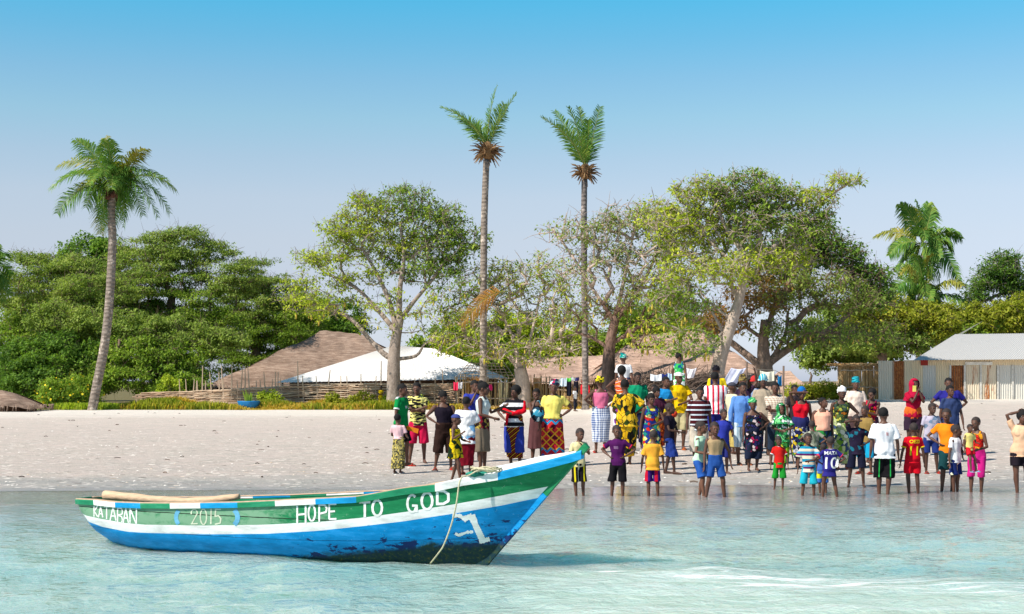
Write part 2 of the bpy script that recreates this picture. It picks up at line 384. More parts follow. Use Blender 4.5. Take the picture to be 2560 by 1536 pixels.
def build_boat():
    us = np.unique(np.concatenate([np.linspace(0, .1, 16), np.linspace(.1, .8, 60), np.linspace(.8, 1, 26)]))
    for inset, nm in ((0, 'hull'), (.028, 'inner_hull')):
        b = MB()
        for side in (-1, 1):
            grid = []
            for u in us:
                t = -5.04 + 6.06 * u; z0 = zg(t) - .01; zk = float(np.interp(u, KU, KZ))
                va = min(1, max(.02, (z0 - za(t)) / max(1e-4, z0 - zk))); vb_ = min(1, max(va, (z0 - zb(t)) / max(1e-4, z0 - zk)))
                vs = list(np.linspace(0, va, 8)) + list(np.linspace(va, vb_, 5))[1:] + list(np.linspace(vb_, 1, 18))[1:]
                row = []
                for v in vs:
                    x, y, z = hull_pt(u, v, inset)
                    if inset == 0: y += .004 * noise.noise(Vector((x * 2.0, z * 6, side)))
                    row.append((x, side * y, z))
                grid.append(row)
            n = len(grid[0]); V = [p for r in grid for p in r]
            for i in range(len(grid) - 1):
                for k in range(n - 1):
                    a = i * n + k; f = (a, a + 1, a + n + 1, a + n) if (side < 0) == (inset == 0) else (a, a + n, a + n + 1, a + 1)
                    mi = (0 if k < 7 else 1 if k < 11 else 2) if inset == 0 else 0
                    b.F.append(tuple(j + b.n for j in f)); b.M.append(mi)
            b.V += V; b.n += len(V)
        if inset == 0:
            # small flat stern board
            r = [hull_pt(0, v) for v in np.linspace(0, 1, 8)]
            for (x, y, z), (x2, y2, z2) in zip(r, r[1:]):
                b.quad((x - .004, -y, z), (x - .004, y, z), (x2 - .004, y2, z2), (x2 - .004, -y2, z2), 0)
        o = b.build(nm, [m_green, m_white, m_blue] if inset == 0 else [paint('worn_green_inside', (.02, .22, .10), wear=.6)], boat, True)
        if inset == 0: hull = o
    segs = [192, 233, 287, 350, 424, 500, 593, 687, 788, 890, 1087, 1244, 1480]
    scol = [1, 2, 0, 1, 2, 0, 1, 2, 0, 1, 2, 0]       # 0 blue 1 green 2 white
    tb = [px2t(s) for s in segs]; tb[0] = -5.06; tb[-1] = 1.04
    for side in (-1, 1):
        b = MB()
        for i in range(len(scol)):
            ts = np.linspace(tb[i], tb[i + 1], 10)
            rings = []
            for t in ts:
                z = zg(t); y = gb(t); hh = .055 + .02 * sstep(t, -2, .3)
                wob = .003 * noise.noise(Vector((t * 3, side, 0)))
                rings.append([(t, side * (y - .035), z), (t, side * (y + .028 + wob), z), (t, side * (y + .03 + wob), z - .008), (t, side * (y + .024), z - hh), (t, side * (y - .002), z - hh), (t, side * (y - .035), z - .02)])
            b.loft(rings, scol[i])
            # bare wood on the top of the rail
            b.loft([[(t, side * (gb(t) - .04), zg(t) + .001), (t, side * (gb(t) + .022), zg(t) + .001), (t, side * (gb(t) + .018), zg(t) + .010), (t, side * (gb(t) - .036), zg(t) + .010)] for t in ts], 3 if tb[i] < -1.1 else scol[i])
        b.build('rub_rail', [m_rblue, m_rgreen, m_rwhite, m_wood], boat)
    # raked stem post and stern post
    b = MB()
    A, B = Vector((-.16, 0, -.16)), Vector((1.09, 0, 1.205)); d = (B - A).normalized(); up = Vector((-d.z, 0, d.x))
    for i in range(14):
        k0, k1 = i / 14, (i + 1) / 14; rr = []
        for k in (k0, k1):
            c = A + (B - A) * k; w = .030 + .008 * noise.noise(Vector((k * 9, 0, 0))); h = .060 - .022 * k
            rr.append([c + up * h * .9 + Vector((0, -w, 0)), c + up * h * .9 + Vector((0, w, 0)), c - up * h * .7 + Vector((0, w, 0)), c - up * h * .7 + Vector((0, -w, 0))])
        b.loft(rr, 1 if k0 > .62 else 0)
    b.build('stem_post', [m_blue, m_green], boat)
    b = MB()
    b.loft([[(-5.065 + dx, sy * .11, z), (-5.065 + dx, -sy * .11, z), (-5.035 + dx, -sy * .10, z), (-5.035 + dx, sy * .10, z)] for z, dx, sy in ((zg(-5.04) + .012, 0, 1), (.44, 0, .95), (.38, .005, .8), (.32, .02, .5))], 0)
    b.build('stern_board', [m_rgreen], boat)
    # thwarts, floor frames and foredeck
    for t in (-4.3, -3.1, -1.9, -.8):
        b = MB(); y = gb(t) - .03; b.box((t, 0, zg(t) - .13), (.17, 2 * y, .03)); b.build('thwart', [m_wood], boat)
    for t in np.arange(-4.7, -.3, .42):
        b = MB(); pts = []
        u = (t + 5.04) / 6.06
        for side, vs in ((-1, np.linspace(.05, 1, 10)), (1, np.linspace(1, .05, 10))):
            for v in vs:
                x, y, z = hull_pt(u, v, .045); pts.append((x, side * y, z))
        b.tube(pts, .018, 4); b.build('rib', [m_wood], boat)
    b = MB(); rings = []
    for t in np.linspace(.12, 1.0, 14):
        y = gb(t) - .035; z = zg(t)
        rings.append([(t, y * s, z - .004 + .075 * (1 - s * s) * (.4 + .6 * min(1, y / .1))) for s in np.linspace(-1, 1, 9)] + [(t, y, z - .05), (t, -y, z - .05)])
    b.loft(rings); b.build('foredeck', [m_rwhite], boat, True)
    return hull
hull = build_boat()
bpy.context.view_layer.update()
def ray_surface(bvh, cx, cy, off=.003):
    d = Vector(((cx - 1280) / F, 1, -(cy - HY) / F)).normalized()
    h = bvh.ray_cast(Vector((0, 0, HC)), d)
    return None if h[0] is None else h[0] - d * off
bmh = bmesh.new(); bmh.from_mesh(hull.data); bmh.transform(BM); HB = BVHTree.FromBMesh(bmh); bmh.free()
def strokes(name, lines, mat, off=.003, jag=.6):
    """hand-painted brush strokes laid on the hull; each line = (width px, [(x,y)...])"""
    b = MB(); rnd = random.Random(len(lines))
    for w, pts in lines:
        P = [Vector(p) for p in pts]; S = []
        for a, c in zip(P, P[1:]):
            n = max(1, int((c - a).length / 2.0)); S += [a + (c - a) * k / n for k in range(n)]
        S.append(P[-1]); off += .0003; prev = None
        for i, s in enumerate(S):
            t = S[min(i + 1, len(S) - 1)] - S[max(i - 1, 0)]; t = t.normalized() if t.length else Vector((1, 0)); nn = Vector((-t.y, t.x))
            ww = w / 2 + rnd.uniform(-jag, jag) * .35
            q = [ray_surface(HB, *(s + nn * ww * k), off) for k in (-1, 0, 1)]
            if None in q: prev = None; continue
            q = [BMI @ v for v in q]
            if prev: b.quad(prev[0], prev[1], q[1], q[0]); b.quad(prev[1], prev[2], q[2], q[1])
            prev = q
    return b.build(name, [mat], boat)
def arc(cx, cy, rx, ry, a0, a1, n=14): return [(cx + rx * math.cos(R(a)), cy + ry * math.sin(R(a))) for a in np.linspace(a0, a1, n)]
GL = {'K': [[(0, 0), (0, 1)], [(1, 0), (.08, .5), (1, 1)]], 'A': [[(0, 1), (.5, 0)], [(.5, 0), (1, 1)], [(.2, .66), (.8, .66)]],
      'T': [[(0, 0), (1, 0)], [(.5, 0), (.5, 1)]], 'B': [[(0, 0), (0, 1)], [(0, .04), (.8, .04), (1, .2), (.95, .42), (.05, .5)], [(.05, .5), (.85, .6), (1, .8), (.85, .97)]],
      'N': [[(0, 1), (0, 0)], [(0, 0), (.95, 1)], [(1, 1), (1, 0)]], 'H': [[(0, 0), (0, 1)], [(1, 0), (1, 1)], [(0, .5), (1, .45)]],
      'O': [arc(.5, .5, .5, .5, -90, 270)], 'P': [[(0, 0), (0, 1)], [(0, .03), (.75, .03), (1, .2), (.9, .42), (.05, .52)]],
      'E': [[(0, 0), (0, 1)], [(0, .02), (1, .02)], [(0, .5), (.8, .47)], [(0, .98), (1, .96)]],
      'G': [arc(.52, .5, .5, .5, -50, -300) + [(1, .62)], [(.5, .62), (1, .62), (.98, 1)]], 'D': [[(.1, 0), (.1, 1)], [(0, .02), (.6, .02), (1, .25), (1, .75), (.6, .98), (0, .98)]],
      '2': [arc(.5, .24, .45, .24, -200, 10) + [(.1, 1)], [(.0, .98), (1, .96)]], '0': [arc(.5, .5, .42, .5, -90, 270)], '1': [[(.6, 0), (.5, 1)]],
      '5': [[(1, .02), (.1, .02)], [(.15, 0), (.05, .48), (.6, .42), (1, .62), (.9, .9), (.0, .98)]]}
def word(name, letters, mat):
    for ch, x0, x1, y0, y1, w in letters: strokes('letter', [(w, [(x0 + (x1 - x0) * a, y0 + (y1 - y0) * b) for a, b in s]) for s in GL[ch]], mat)
m_let = paint('white_lettering', (.82, .82, .78), wear=.25)
word('lettering', [('K', 235, 244, 1265, 1292, 3), ('A', 246, 257, 1267, 1294, 3), ('T', 260, 273, 1267, 1298, 3), ('A', 275, 290, 1268, 1302, 3), ('B', 294, 306, 1270, 1307, 3), ('A', 308, 321, 1271, 1308, 3), ('N', 325, 341, 1271, 1310, 3)], m_let)
m_old = paint('faded_cream_lettering', (.58, .62, .47), wear=.8); word('lettering', [('2', 477, 494, 1274, 1311, 3.0), ('0', 499, 518, 1273, 1312, 3.2), ('1', 523, 531, 1272, 1311, 3.6), ('5', 537, 552, 1273, 1312, 3.6)], m_old)
word('lettering', [('H', 743, 764, 1265, 1310, 4.5), ('O', 771, 788, 1263, 1303, 4.5), ('P', 798, 817, 1262, 1306, 4.5), ('E', 823, 841, 1260, 1299, 4.5),
      ('T', 898, 926, 1256, 1294, 6), ('O', 931, 955, 1251, 1290, 6), ('G', 1018, 1042, 1238, 1281, 6), ('O', 1054, 1081, 1232, 1274, 6.5), ('D', 1090, 1121, 1227, 1261, 6.5)], m_let)
m_lb = paint('light_blue_bracket', (.12, .36, .55), wear=.6)
strokes('painted_bracket', [(10, arc(462, 1294, 22, 24, 225, 135, 8))], m_lb); strokes('painted_bracket', [(12, arc(570, 1294, 24, 24, -50, 50, 8))], m_lb)
tag(strokes('painted_number', [(9, [(1131, 1289), (1150, 1290), (1166, 1303)]), (14, [(1158, 1298), (1180, 1291)]), (16, [(1179, 1288), (1189, 1314), (1207, 1352)]), (11, [(1198, 1355), (1224, 1348)]), (7, [(1138, 1334), (1146, 1339), (1168, 1331), (1183, 1330)])], m_let, jag=3), 'large white numeral like a seven')

def loose(name, pts, rad, mat, label, cat, n=8, group=None):
    """a rod or rope through (px, py, distance) points"""
    P = [at(*p) for p in pts]; o0 = P[0].copy(); b = MB(); b.tube([p - o0 for p in P], rad, n)
    o = b.build(name, [mat], None, True); o.location = o0; return tag(o, label, cat, group)
def spline(pts, n=6):
    P = [Vector(p) for p in pts]; P = [P[0] * 2 - P[1]] + P + [P[-1] * 2 - P[-2]]; out = []
    for i in range(1, len(P) - 2):
        for k in range(n):
            t = k / n; a, b, c, d = P[i - 1:i + 3]
            out.append(.5 * ((2 * b) + (c - a) * t + (2 * a - 5 * b + 4 * c - d) * t * t + (3 * b - a - 3 * c + d) * t ** 3))
    return out + [P[-2]]
lp = spline([(262, 1238, 16.05), (320, 1243, 15.9), (390, 1250, 15.75), (470, 1254, 15.6), (530, 1250, 15.45), (598, 1242, 15.35)])
loose('log', lp, [.052 - .018 * i / len(lp) + .003 * math.sin(i) for i in range(len(lp))], simple('pale_log_wood', (.62, .43, .28), .75, .2, 9, .4, stretch=(1, 4, 4)), 'bent pale wooden pole lying across the stern of the boat', 'pole', 10)
m_rope = simple('pale_rope', (.62, .55, .36), .9, .3, 40, .4)
rp_ = spline([(1240, 1177, 14.1), (1222, 1180, 14.05), (1205, 1176, 14.05), (1190, 1179, 14.0), (1172, 1189, 13.98), (1156, 1193, 13.94), (1151, 1200, 13.89), (1147, 1216, 13.9), (1141, 1260, 13.92), (1129, 1310, 14.0), (1110, 1362, 14.08), (1095, 1385, 14.18), (1076, 1409, 14.38)], 5)
loose('rope', rp_, .008, m_rope, 'pale rope hanging from the bow of the boat into the water', 'rope', 6)
# net bundle and rope coil on the foredeck
def net():
    c = at(1192, 1186, 14.12); b = MB(); rnd = random.Random(4)
    b.ball((0, 0, 0), (.11, .06, .032), 14, 8); o = b.build('fishing_net', [simple('green_net', (.02, .22, .16), .8, .7, 30, .6)], None, True)
    for v in o.data.vertices: v.co += Vector((noise.noise(v.co * 25), noise.noise(v.co * 22 + Vector((3, 0, 0))), noise.noise(v.co * 28))) * .02
    o.location = c; tag(o, 'small heap of green net on the foredeck of the boat', 'net')
    b = MB(); P = []
    for k in range(90):
        a = k * .42; P.append((.13 * math.cos(a) * (1 + .1 * math.sin(k)) + .02 * math.sin(k * .13), .06 * math.sin(a), .02 + .012 * math.sin(k * 1.3) + k * .0003))
    b.tube(P, .007, 5); o = b.build('rope_coil', [m_rope], None, True); o.location = at(1216, 1182, 14.08); tag(o, 'loose coil of pale rope on the foredeck of the boat', 'rope')
net()
# ---------------------------------------------------------------- buildings
def thatch_mat(name, c1, c2, sc=(1.2, 1.2, 9)):
    M = NM(name, .95, .1); co = M.coord(sc); n1 = M.noise(co, 1.2, 7, .7, .5); n2 = M.noise(M.coord((.35, .35, .6)), 1, 4); n3 = M.noise(M.coord((14, 14, 4)), 1.5, 5, .7)
    c = M.ramp(n1, [(.3, tuple(v * .6 for v in c1)), (.48, c1), (.62, c2), (.75, tuple(min(1, v * 1.3) for v in c2))])
    c = M.mix(1, c, M.ramp(n2, [(.35, .72), (.65, 1.15)]), 'MULTIPLY'); c = M.mix(1, c, M.ramp(n3, [(.3, .7), (.7, 1.2)]), 'MULTIPLY')
    M.color(c); M.bump(M.mix(.5, n1, n3), 1.0, .12); return M.m
m_th1 = thatch_mat('grey_thatch', (.32, .22, .165), (.46, .335, .26)); m_th2 = thatch_mat('pink_thatch', (.52, .35, .27), (.72, .50, .39))
m_mud = simple('mud_wall', (.16, .085, .05), .95, .4, 2, .4)
def corr_mat(name, base, rustv, streak=1.0, dirt=.5):
    M = NM(name, .5, .4); co = M.coord(); x, y, z = M.sep(co)
    n = M.noise(M.coord((1.6, 1.6, .45)), 1.6, 6, .65, .5); n2 = M.noise(M.coord((9, 9, 1.2)), 1.5, 5, .7); n3 = M.noise(M.coord((3, 3, 3)), 4, 5)
    c = M.mix(M.math('MULTIPLY', n2, dirt), base, tuple(v * .6 for v in base))
    k = M.n('MapRange', i_Value=M.math('ADD', M.math('MULTIPLY', n, .75), M.math('MULTIPLY', n2, .35)), i_1=.78 - rustv * .42, i_2=.86 - rustv * .42).outputs[0]
    c = M.mix(k, c, M.ramp(n3, [(.3, (.16, .045, .015)), (.5, (.36, .115, .03)), (.7, (.52, .22, .07))]))
    M.color(c); M.set(M.b.inputs['Metallic'], .0); M.set(M.b.inputs['Roughness'], M.math('ADD', .42, M.math('MULTIPLY', k, .45))); return M.m
cm = [corr_mat('galvanised_sheet', (.80, .72, .58), .22), corr_mat('rust_streaked_sheet', (.76, .66, .50), .48), corr_mat('rusty_sheet', (.42, .26, .16), .95), corr_mat('buff_sheet', (.82, .68, .46), .28), corr_mat('blue_grey_sheet', (.68, .66, .60), .16)]
def roof_face(b, A, B, C, D, nu, nv, bumpy=0.0, corr=0.0, sag=0.0, m=0):
    """grid over the quad A-B (eave) C-D (ridge; C above B, D above A)"""
    A, B, C, D = map(Vector, (A, B, C, D)); nrm = (B - A).cross(D - A)
    if nrm.length < 1e-6: nrm = (B - A).cross(C - A)
    nrm.normalize(); V = []
    if nrm.z < 0: nrm = -nrm
    for j in range(nv + 1):
        v = j / nv
        for i in range(nu + 1):
            u = i / nu; p = (A * (1 - u) + B * u) * (1 - v) + (D * (1 - u) + C * u) * v
            dd = bumpy * (noise.noise(p * .45) * 1.2 + noise.noise(p * 2.0) * .4) - sag * math.sin(math.pi * v)
            if corr: dd += corr * math.sin(u * nu * math.pi / 2)
            V.append(p + nrm * dd)
    Fs = [(j * (nu + 1) + i, j * (nu + 1) + i + 1, (j + 1) * (nu + 1) + i + 1, (j + 1) * (nu + 1) + i) for j in range(nv) for i in range(nu)]
    b.add(V, Fs, m)
def hip_house(name, label, e0, e1, d0, depth, r0, r1, rmat, kind, wallmat, group=None, inset=.7, door=None):
    """front eave from photo point e0 to e1 at distance d0; ridge between photo points r0, r1 half way back"""
    A, B = at(*e0, d0), at(*e1, d0); dm = d0 + depth / 2; D, C = at(*r0, dm), at(*r1, dm)
    zb_ = min(gz(A.x, d0), gz(B.x, d0)); O = Vector(((A.x + B.x) / 2, d0, zb_))
    root = empty(name, O, 0, label, 'house', group)
    A, B, C, D = [p - O for p in (A, B, C, D)]; A2 = A + Vector((0, depth, 0)); B2 = B + Vector((0, depth, 0))
    b = MB()
    th = kind == 'thatch'
    if th:
        roof_face(b, A, B, C, D, 60, 24, .18, 0, .12); roof_face(b, B, B2, C, C, 24, 24, .18, 0, .12); roof_face(b, A2, A, D, D, 24, 24, .18, 0, .12); roof_face(b, B2, A2, D, C, 30, 12, .1)
        # ragged eave fringe
        rnd = random.Random(9)
        for P, Q in ((A, B), (A2, A), (B, B2)):
            L = (Q - P).length
            for k in range(int(L * 9)):
                p = P + (Q - P) * rnd.random(); o = Vector((rnd.uniform(-.05, .05), -.05, .05))
                b.tube([p + o + Vector((0, 0, .12)), p + o + Vector((rnd.uniform(-.08, .08), -.08, -rnd.uniform(.1, .3)))], [.03, .012], 4)
    else:
        n = int((B - A).length / .12) * 2
        roof_face(b, A, B, C, D, n, 6, 0, .012); roof_face(b, B, B2, C, C, 60, 6, 0, .012); roof_face(b, A2, A, D, D, 60, 6, 0, .012); roof_face(b, B2, A2, D, C, 40, 4, 0, 0)
    b.build('roof', [rmat], root, th)
    b = MB(); b.loft([[(A.x + inset, inset, -.2), (B.x - inset, inset, -.2), (B.x - inset, depth - inset, -.2), (A.x + inset, depth - inset, -.2)], [(A.x + inset, inset, A.z + .15), (B.x - inset, inset, B.z + .15), (B.x - inset, depth - inset, B.z + .15), (A.x + inset, depth - inset, A.z + .15)]])
    b.build('wall', [wallmat], root)
    return root, A, B, C, D
m_zinc = corr_mat('white_zinc_roof', (.82, .79, .76), .02, dirt=.12)
hip_house('thatched_house', 'long house with grey thatched roof behind the white roof at left', (505, 972), (1120, 968), 93, 13, (800, 828), (905, 836), m_th1, 'thatch', m_mud)
h2 = hip_house('metal_roofed_house', 'house with low white metal roof behind the broad bare trunk', (688, 957), (1272, 947), 80, 9.5, (985, 864), (1085, 872), m_zinc, 'metal', m_mud)
for k in range(9):
    b = MB(); x = h2[1].x + .35 + k * (h2[2].x - h2[1].x - .7) / 8; b.tube([(x, .25, -.1), (x + .03, .25, h2[1].z + .05)], .05, 7); b.build('veranda_post', [simple('grey_post', (.22, .17, .13), .9)], h2[0])
hip_house('thatched_house', 'low house with brown thatched roof behind the washing line', (1280, 962), (1560, 958), 88, 9, (1330, 893), (1520, 890), m_th2, 'thatch', m_mud)
hip_house('thatched_house', 'large house with pinkish thatched roof behind the crowd', (1480, 948), (1945, 946), 74, 12, (1600, 836), (1752, 828), m_th2, 'thatch', m_mud)
hip_house('thatched_hut', 'small rounded thatched hut behind the dry fence at right', (1900, 985), (2045, 985), 90, 6, (1950, 930), (1975, 930), m_th2, 'thatch', m_mud)
hip_house('thatched_hut', 'low grey thatched hut cut off by the left edge', (-150, 1020), (72, 1022), 70, 4, (-60, 972), (8, 978), m_th1, 'thatch', m_mud)

def sheet(b, x0, x1, y, z0, z1, m=0, pitch=.115, amp=.022):
    n = max(4, int(abs(x1 - x0) / pitch * 6)); top = []; bot = []
    for i in range(n + 1):
        x = x0 + (x1 - x0) * i / n; yy = y + amp * math.sin(2 * math.pi * (x - x0) / pitch)
        top.append((x, yy, z1)); bot.append((x, yy, z0))
    V = bot + top; b.add(V, [(i, i + 1, n + 2 + i, n + 1 + i) for i in range(n)], m)
def corrugated():
    rnd = random.Random(5)
    # yard fence of old sheets
    d = 71.0; A = at(2196, 1003, d); zb_ = gz(A.x, d) - .15; fr = empty('sheet_metal_fence', (A.x, d, zb_), 0, 'patchwork fence of rusty corrugated sheets left of the shed', 'fence')
    edges = [2196, 2232, 2258, 2304]; tops = [903, 904, 902]
    for i in range(3):
        b = MB(); x0 = at(edges[i], 0, d).x - A.x; x1 = at(edges[i + 1], 0, d).x - A.x
        sheet(b, x0, x1 + .05, -.02 * i, 0, at(0, tops[i], d).z - zb_ + rnd.uniform(-.04, .04)); b.build('fence_sheet', [cm[[0, 2, 3][i]]], fr)
    # shed
    d = 71.0; zb_ = gz(at(2400, 0, d).x, d) - .15; X = lambda px, dd=d: at(px, 0, dd).x; Z = lambda py, dd=d: at(0, py, dd).z - zb_
    O = Vector((X(2304), d, zb_)); sh = empty('metal_shed', O, 0, 'long corrugated metal shed with pale roof and a rusty door at right', 'shed')
    panels = [(2304, 2340, 4), (2340, 2377, 3), (2413, 2450, 1), (2450, 2492, 1), (2497, 2530, 4), (2533, 2575, 4), (2575, 2640, 0), (2640, 2760, 3), (2760, 2900, 1)]
    for k, (a, c, m) in enumerate(panels):
        b = MB(); sheet(b, X(a) - O.x, X(c) - O.x, .004 * (k % 2), 0, Z(913)); b.build('wall_sheet', [cm[m]], sh)
    b = MB(); sheet(b, X(2377) - O.x, X(2413) - O.x, .05, 0.12, Z(913)); dr = b.build('door', [cm[2]], sh); tag(dr, 'rusty red-brown corrugated door')
    hb = MB(); hb.box((X(2409) - O.x, -.02, 1.05), (.05, .05, .16)); hb.build('handle', [simple('dark_iron', (.05, .04, .035), .6)], dr)
    b = MB(); sheet(b, X(2304) - O.x, X(2900) - O.x, -.01, Z(914), Z(899)); b.build('wall_sheet', [cm[3]], sh)
    for a in (2375, 2411, 2451, 2494, 2531, 2577):
        b = MB(); b.box((X(a) - O.x, -.045, Z(913) / 2), (.09, .04, Z(913))); b.build('wall_post', [simple('pale_board', (.55, .53, .48), .8, .3, 8)], sh)
    b = MB(); b.box(((X(2412) + X(2480)) / 2 - O.x, -.05, Z(909)), (X(2480) - X(2412), .04, .16)); b.build('lintel_board', [simple('white_board', (.68, .66, .60), .8)], sh)
    b = MB(); b.box((X(2310) - O.x, -.06, Z(907)), (.36, .03, .28)); tag(b.build('wall_patch', [simple('red_patch', (.32, .03, .02), .7)], sh), 'small dark red patch under the eave')
    A = at(2283, 901, d - .6) - O; B = at(2900, 896, d - .6) - O; D = at(2388, 836, d + 4.5) - O; C = at(2900, 830, d + 4.5) - O
    A2 = D + (D - A); A2.z = A.z; B2 = C + (C - B); B2.z = B.z
    b = MB(); roof_face(b, A, B, C, D, int((B - A).length / .12) * 4, 8, 0, .014); roof_face(b, B2, A2, D, C, 40, 4)
    b.build('roof', [corr_mat('pale_zinc_roof', (.62, .60, .57), .12, dirt=.4)], sh)
    sk_ = (D - A) * (8 / (D - A).y); x0, x1 = .02, X(2900) - O.x; b = MB(); b.loft([[(x0, .06, 0), (x1, .06, 0), (x1 + sk_.x, 8, 0), (x0 + sk_.x, 8, 0)], [(x0, .06, Z(899)), (x1, .06, Z(899)), (x1 + sk_.x, 8, Z(899)), (x0 + sk_.x, 8, Z(899))]]); b.build('inner_wall', [m_mud], sh)
    g_ = MB(); P0 = Vector((x0, .1, Z(899))); P1 = P0 + sk_; g_.add([P0, P1, D - Vector((-.05, 0, .05))], [(0, 1, 2)]); g_.build('gable', [cm[3]], sh)
corrugated()

# ---------------------------------------------------------------- straw enclosure, fences, frames
def straw_mat(name, cols, rough=.9):
    M = NM(name, rough, .15); g = M.n('NewGeometry'); c = M.ramp(g.outputs['Random Per Island'], [(i / max(1, len(cols) - 1), k) for i, k in enumerate(cols)]); M.color(c); return M.m
m_straw = straw_mat('dry_straw', [(.46, .28, .12), (.66, .43, .20), (.78, .56, .30), (.56, .36, .17)])
m_stick = straw_mat('dry_sticks', [(.40, .26, .17), (.58, .42, .29), (.70, .54, .39), (.34, .22, .15), (.78, .62, .46)])
m_dark = straw_mat('dark_sticks', [(.06, .045, .035), (.14, .10, .08), (.22, .16, .12)])
def reed_wall(name, label, cat, px0, px1, ytop, ybot, d, mat, dens=26, lean=.06, rag=.12, thick=.018, layers=2, bands=2, seed=1):
    rnd = random.Random(seed); A = at(px0, ybot, d); B = at(px1, ybot, d); zg_ = gz((A.x + B.x) / 2, d); H = at(0, ytop, d).z - zg_
    root = empty(name, (A.x, d, zg_), 0, label, cat); b = MB()
    for k in range(int((B.x - A.x) * dens)):
        x = rnd.uniform(0, B.x - A.x); h = H * (1 - rnd.random() * rag) + rnd.random() * rag * H * .6; y = rnd.uniform(-.05, .05) * layers; l = rnd.gauss(0, lean) * H
        b.tube([(x, y, -.1), (x + l * .4, y - .02, h * .5), (x + l, y, h)], [thick, thick, thick * .5], 4)
    b.build('reeds', [mat], root)
    for k in range(bands):
        c = MB(); z = H * (.35 + .5 * k / max(1, bands - 1 or 1)) if bands > 1 else H * .9
        P = [((B.x - A.x) * i / 12, -.1 * layers, z + rnd.uniform(-.03, .03)) for i in range(13)]; c.tube(P, .03, 5); c.build('binding_pole', [m_stick], root)
    for k in range(int((B.x - A.x) / 1.6) + 2):
        c = MB(); x = min(k * 1.6, B.x - A.x); c.tube([(x, .1, -.2), (x + rnd.uniform(-.05, .05), .1, H * rnd.uniform(1.0, 1.15))], .04, 6); c.build('post', [m_stick], root)
    return root
reed_wall('straw_hut_wall', 'tall golden straw wall beside the rusty sheet fence', 'straw wall', 2098, 2197, 914, 1003, 72, m_straw, 120, .012, .06, .022, 3, 2, 3)
def lid():
    A = at(2094, 916, 71.7); B = at(2200, 912, 71.7); b = MB(); rnd = random.Random(2)
    for k in range(900):
        x = rnd.uniform(A.x, B.x); b.tube([(x - A.x, rnd.uniform(.05, .5), rnd.uniform(0, .12)), (x - A.x + rnd.uniform(-.7, .7), rnd.uniform(.0, .5), rnd.uniform(.02, .16))], .014, 3)
    o = b.build('straw_bundle', [m_straw], None); o.location = A; tag(o, 'rough straw capping laid along the top of the golden straw wall', 'straw')
lid()
reed_wall('reed_fence', 'thin upright reed fence behind the people left of centre', 'fence', 1145, 1375, 946, 1018, 77.6, m_straw, 14, .09, .3, .018, 1, 2, 4)
reed_wall('reed_fence', 'dense tan reed fence under the hanging red dress', 'fence', 1375, 1560, 968, 1014, 76.6, m_straw, 30, .04, .2, .02, 1, 2, 5)
reed_wall('straw_screen', 'orange woven straw screen beside the second tall palm trunk', 'screen', 1165, 1205, 942, 1012, 78.3, straw_mat('orange_straw', [(.55, .27, .08), (.66, .36, .13)]), 90, .01, .04, .02, 1, 2, 6)
reed_wall('straw_screen', 'small orange woven straw screen right of the low tree trunk', 'screen', 1334, 1352, 945, 1012, 78.2, straw_mat('orange_straw', [(.55, .27, .08), (.66, .36, .13)]), 90, .01, .04, .02, 1, 2, 7)
reed_wall('stick_fence', 'ragged fence of dry sticks between the hut and the straw wall', 'fence', 1935, 2100, 962, 1010, 74, m_stick, 16, .10, .5, .018, 2, 1, 8)
def wattle(px0, px1, yt0, yt1, d, label, seed, rows, posts):
    rnd = random.Random(seed); A = at(px0, 1020, d); B = at(px1, 1020, d); L = B.x - A.x; zg_ = gz(A.x, d)
    root = empty('wattle_fence', (A.x, d, zg_), 0, label, 'fence'); b = MB()
    for r in range(rows):
        for s in range(int(L / 2.2) + 1):
            x0 = s * 2.2 + rnd.uniform(-.8, .5); ln = rnd.uniform(1.8, 4.2); fr = (r + rnd.uniform(-.3, .6)) / rows
            P = []
            for k in range(9):
                x = x0 + ln * k / 8
                if x < -.2 or x > L + .2: continue
                H = at(0, yt0 + (yt1 - yt0) * x / L, d).z - zg_
                P.append((x, .07 * math.sin(x * math.pi / .8 + r * math.pi) + rnd.uniform(-.02, .02), .03 + fr * H + .05 * noise.noise(Vector((x * .6, r, 0))) + rnd.uniform(-.015, .015)))
            if len(P) > 2: b.tube(P, rnd.uniform(.020, .038), 4)
    b.build('woven_sticks', [m_stick], root)
    for x_px, yt in posts:
        c = MB(); x = at(x_px, 0, d).x - A.x; h = at(0, yt, d).z - zg_; l = rnd.gauss(0, .06) * h
        c.tube([(x, 0, -.2), (x + l * .5 + rnd.uniform(-.03, .03), 0, h * .55), (x + l, 0, h)], [.045, .038, .022], 5); c.build('post', [m_stick], root)
rn = random.Random(21)
wattle(340, 700, 985, 968, 78.8, 'brown woven stick fence before the thatched roof at left', 31, 26, [(p + rn.uniform(-8, 8), rn.choice([915, 930, 940, 948, 952])) for p in range(455, 700, 11)])
wattle(690, 1150, 962, 958, 78.3, 'woven stick fence with tall thin posts before the white roof', 32, 24, [(p + rn.uniform(-9, 9), rn.choice([903, 925, 935, 940, 946])) for p in range(712, 1150, 27)])
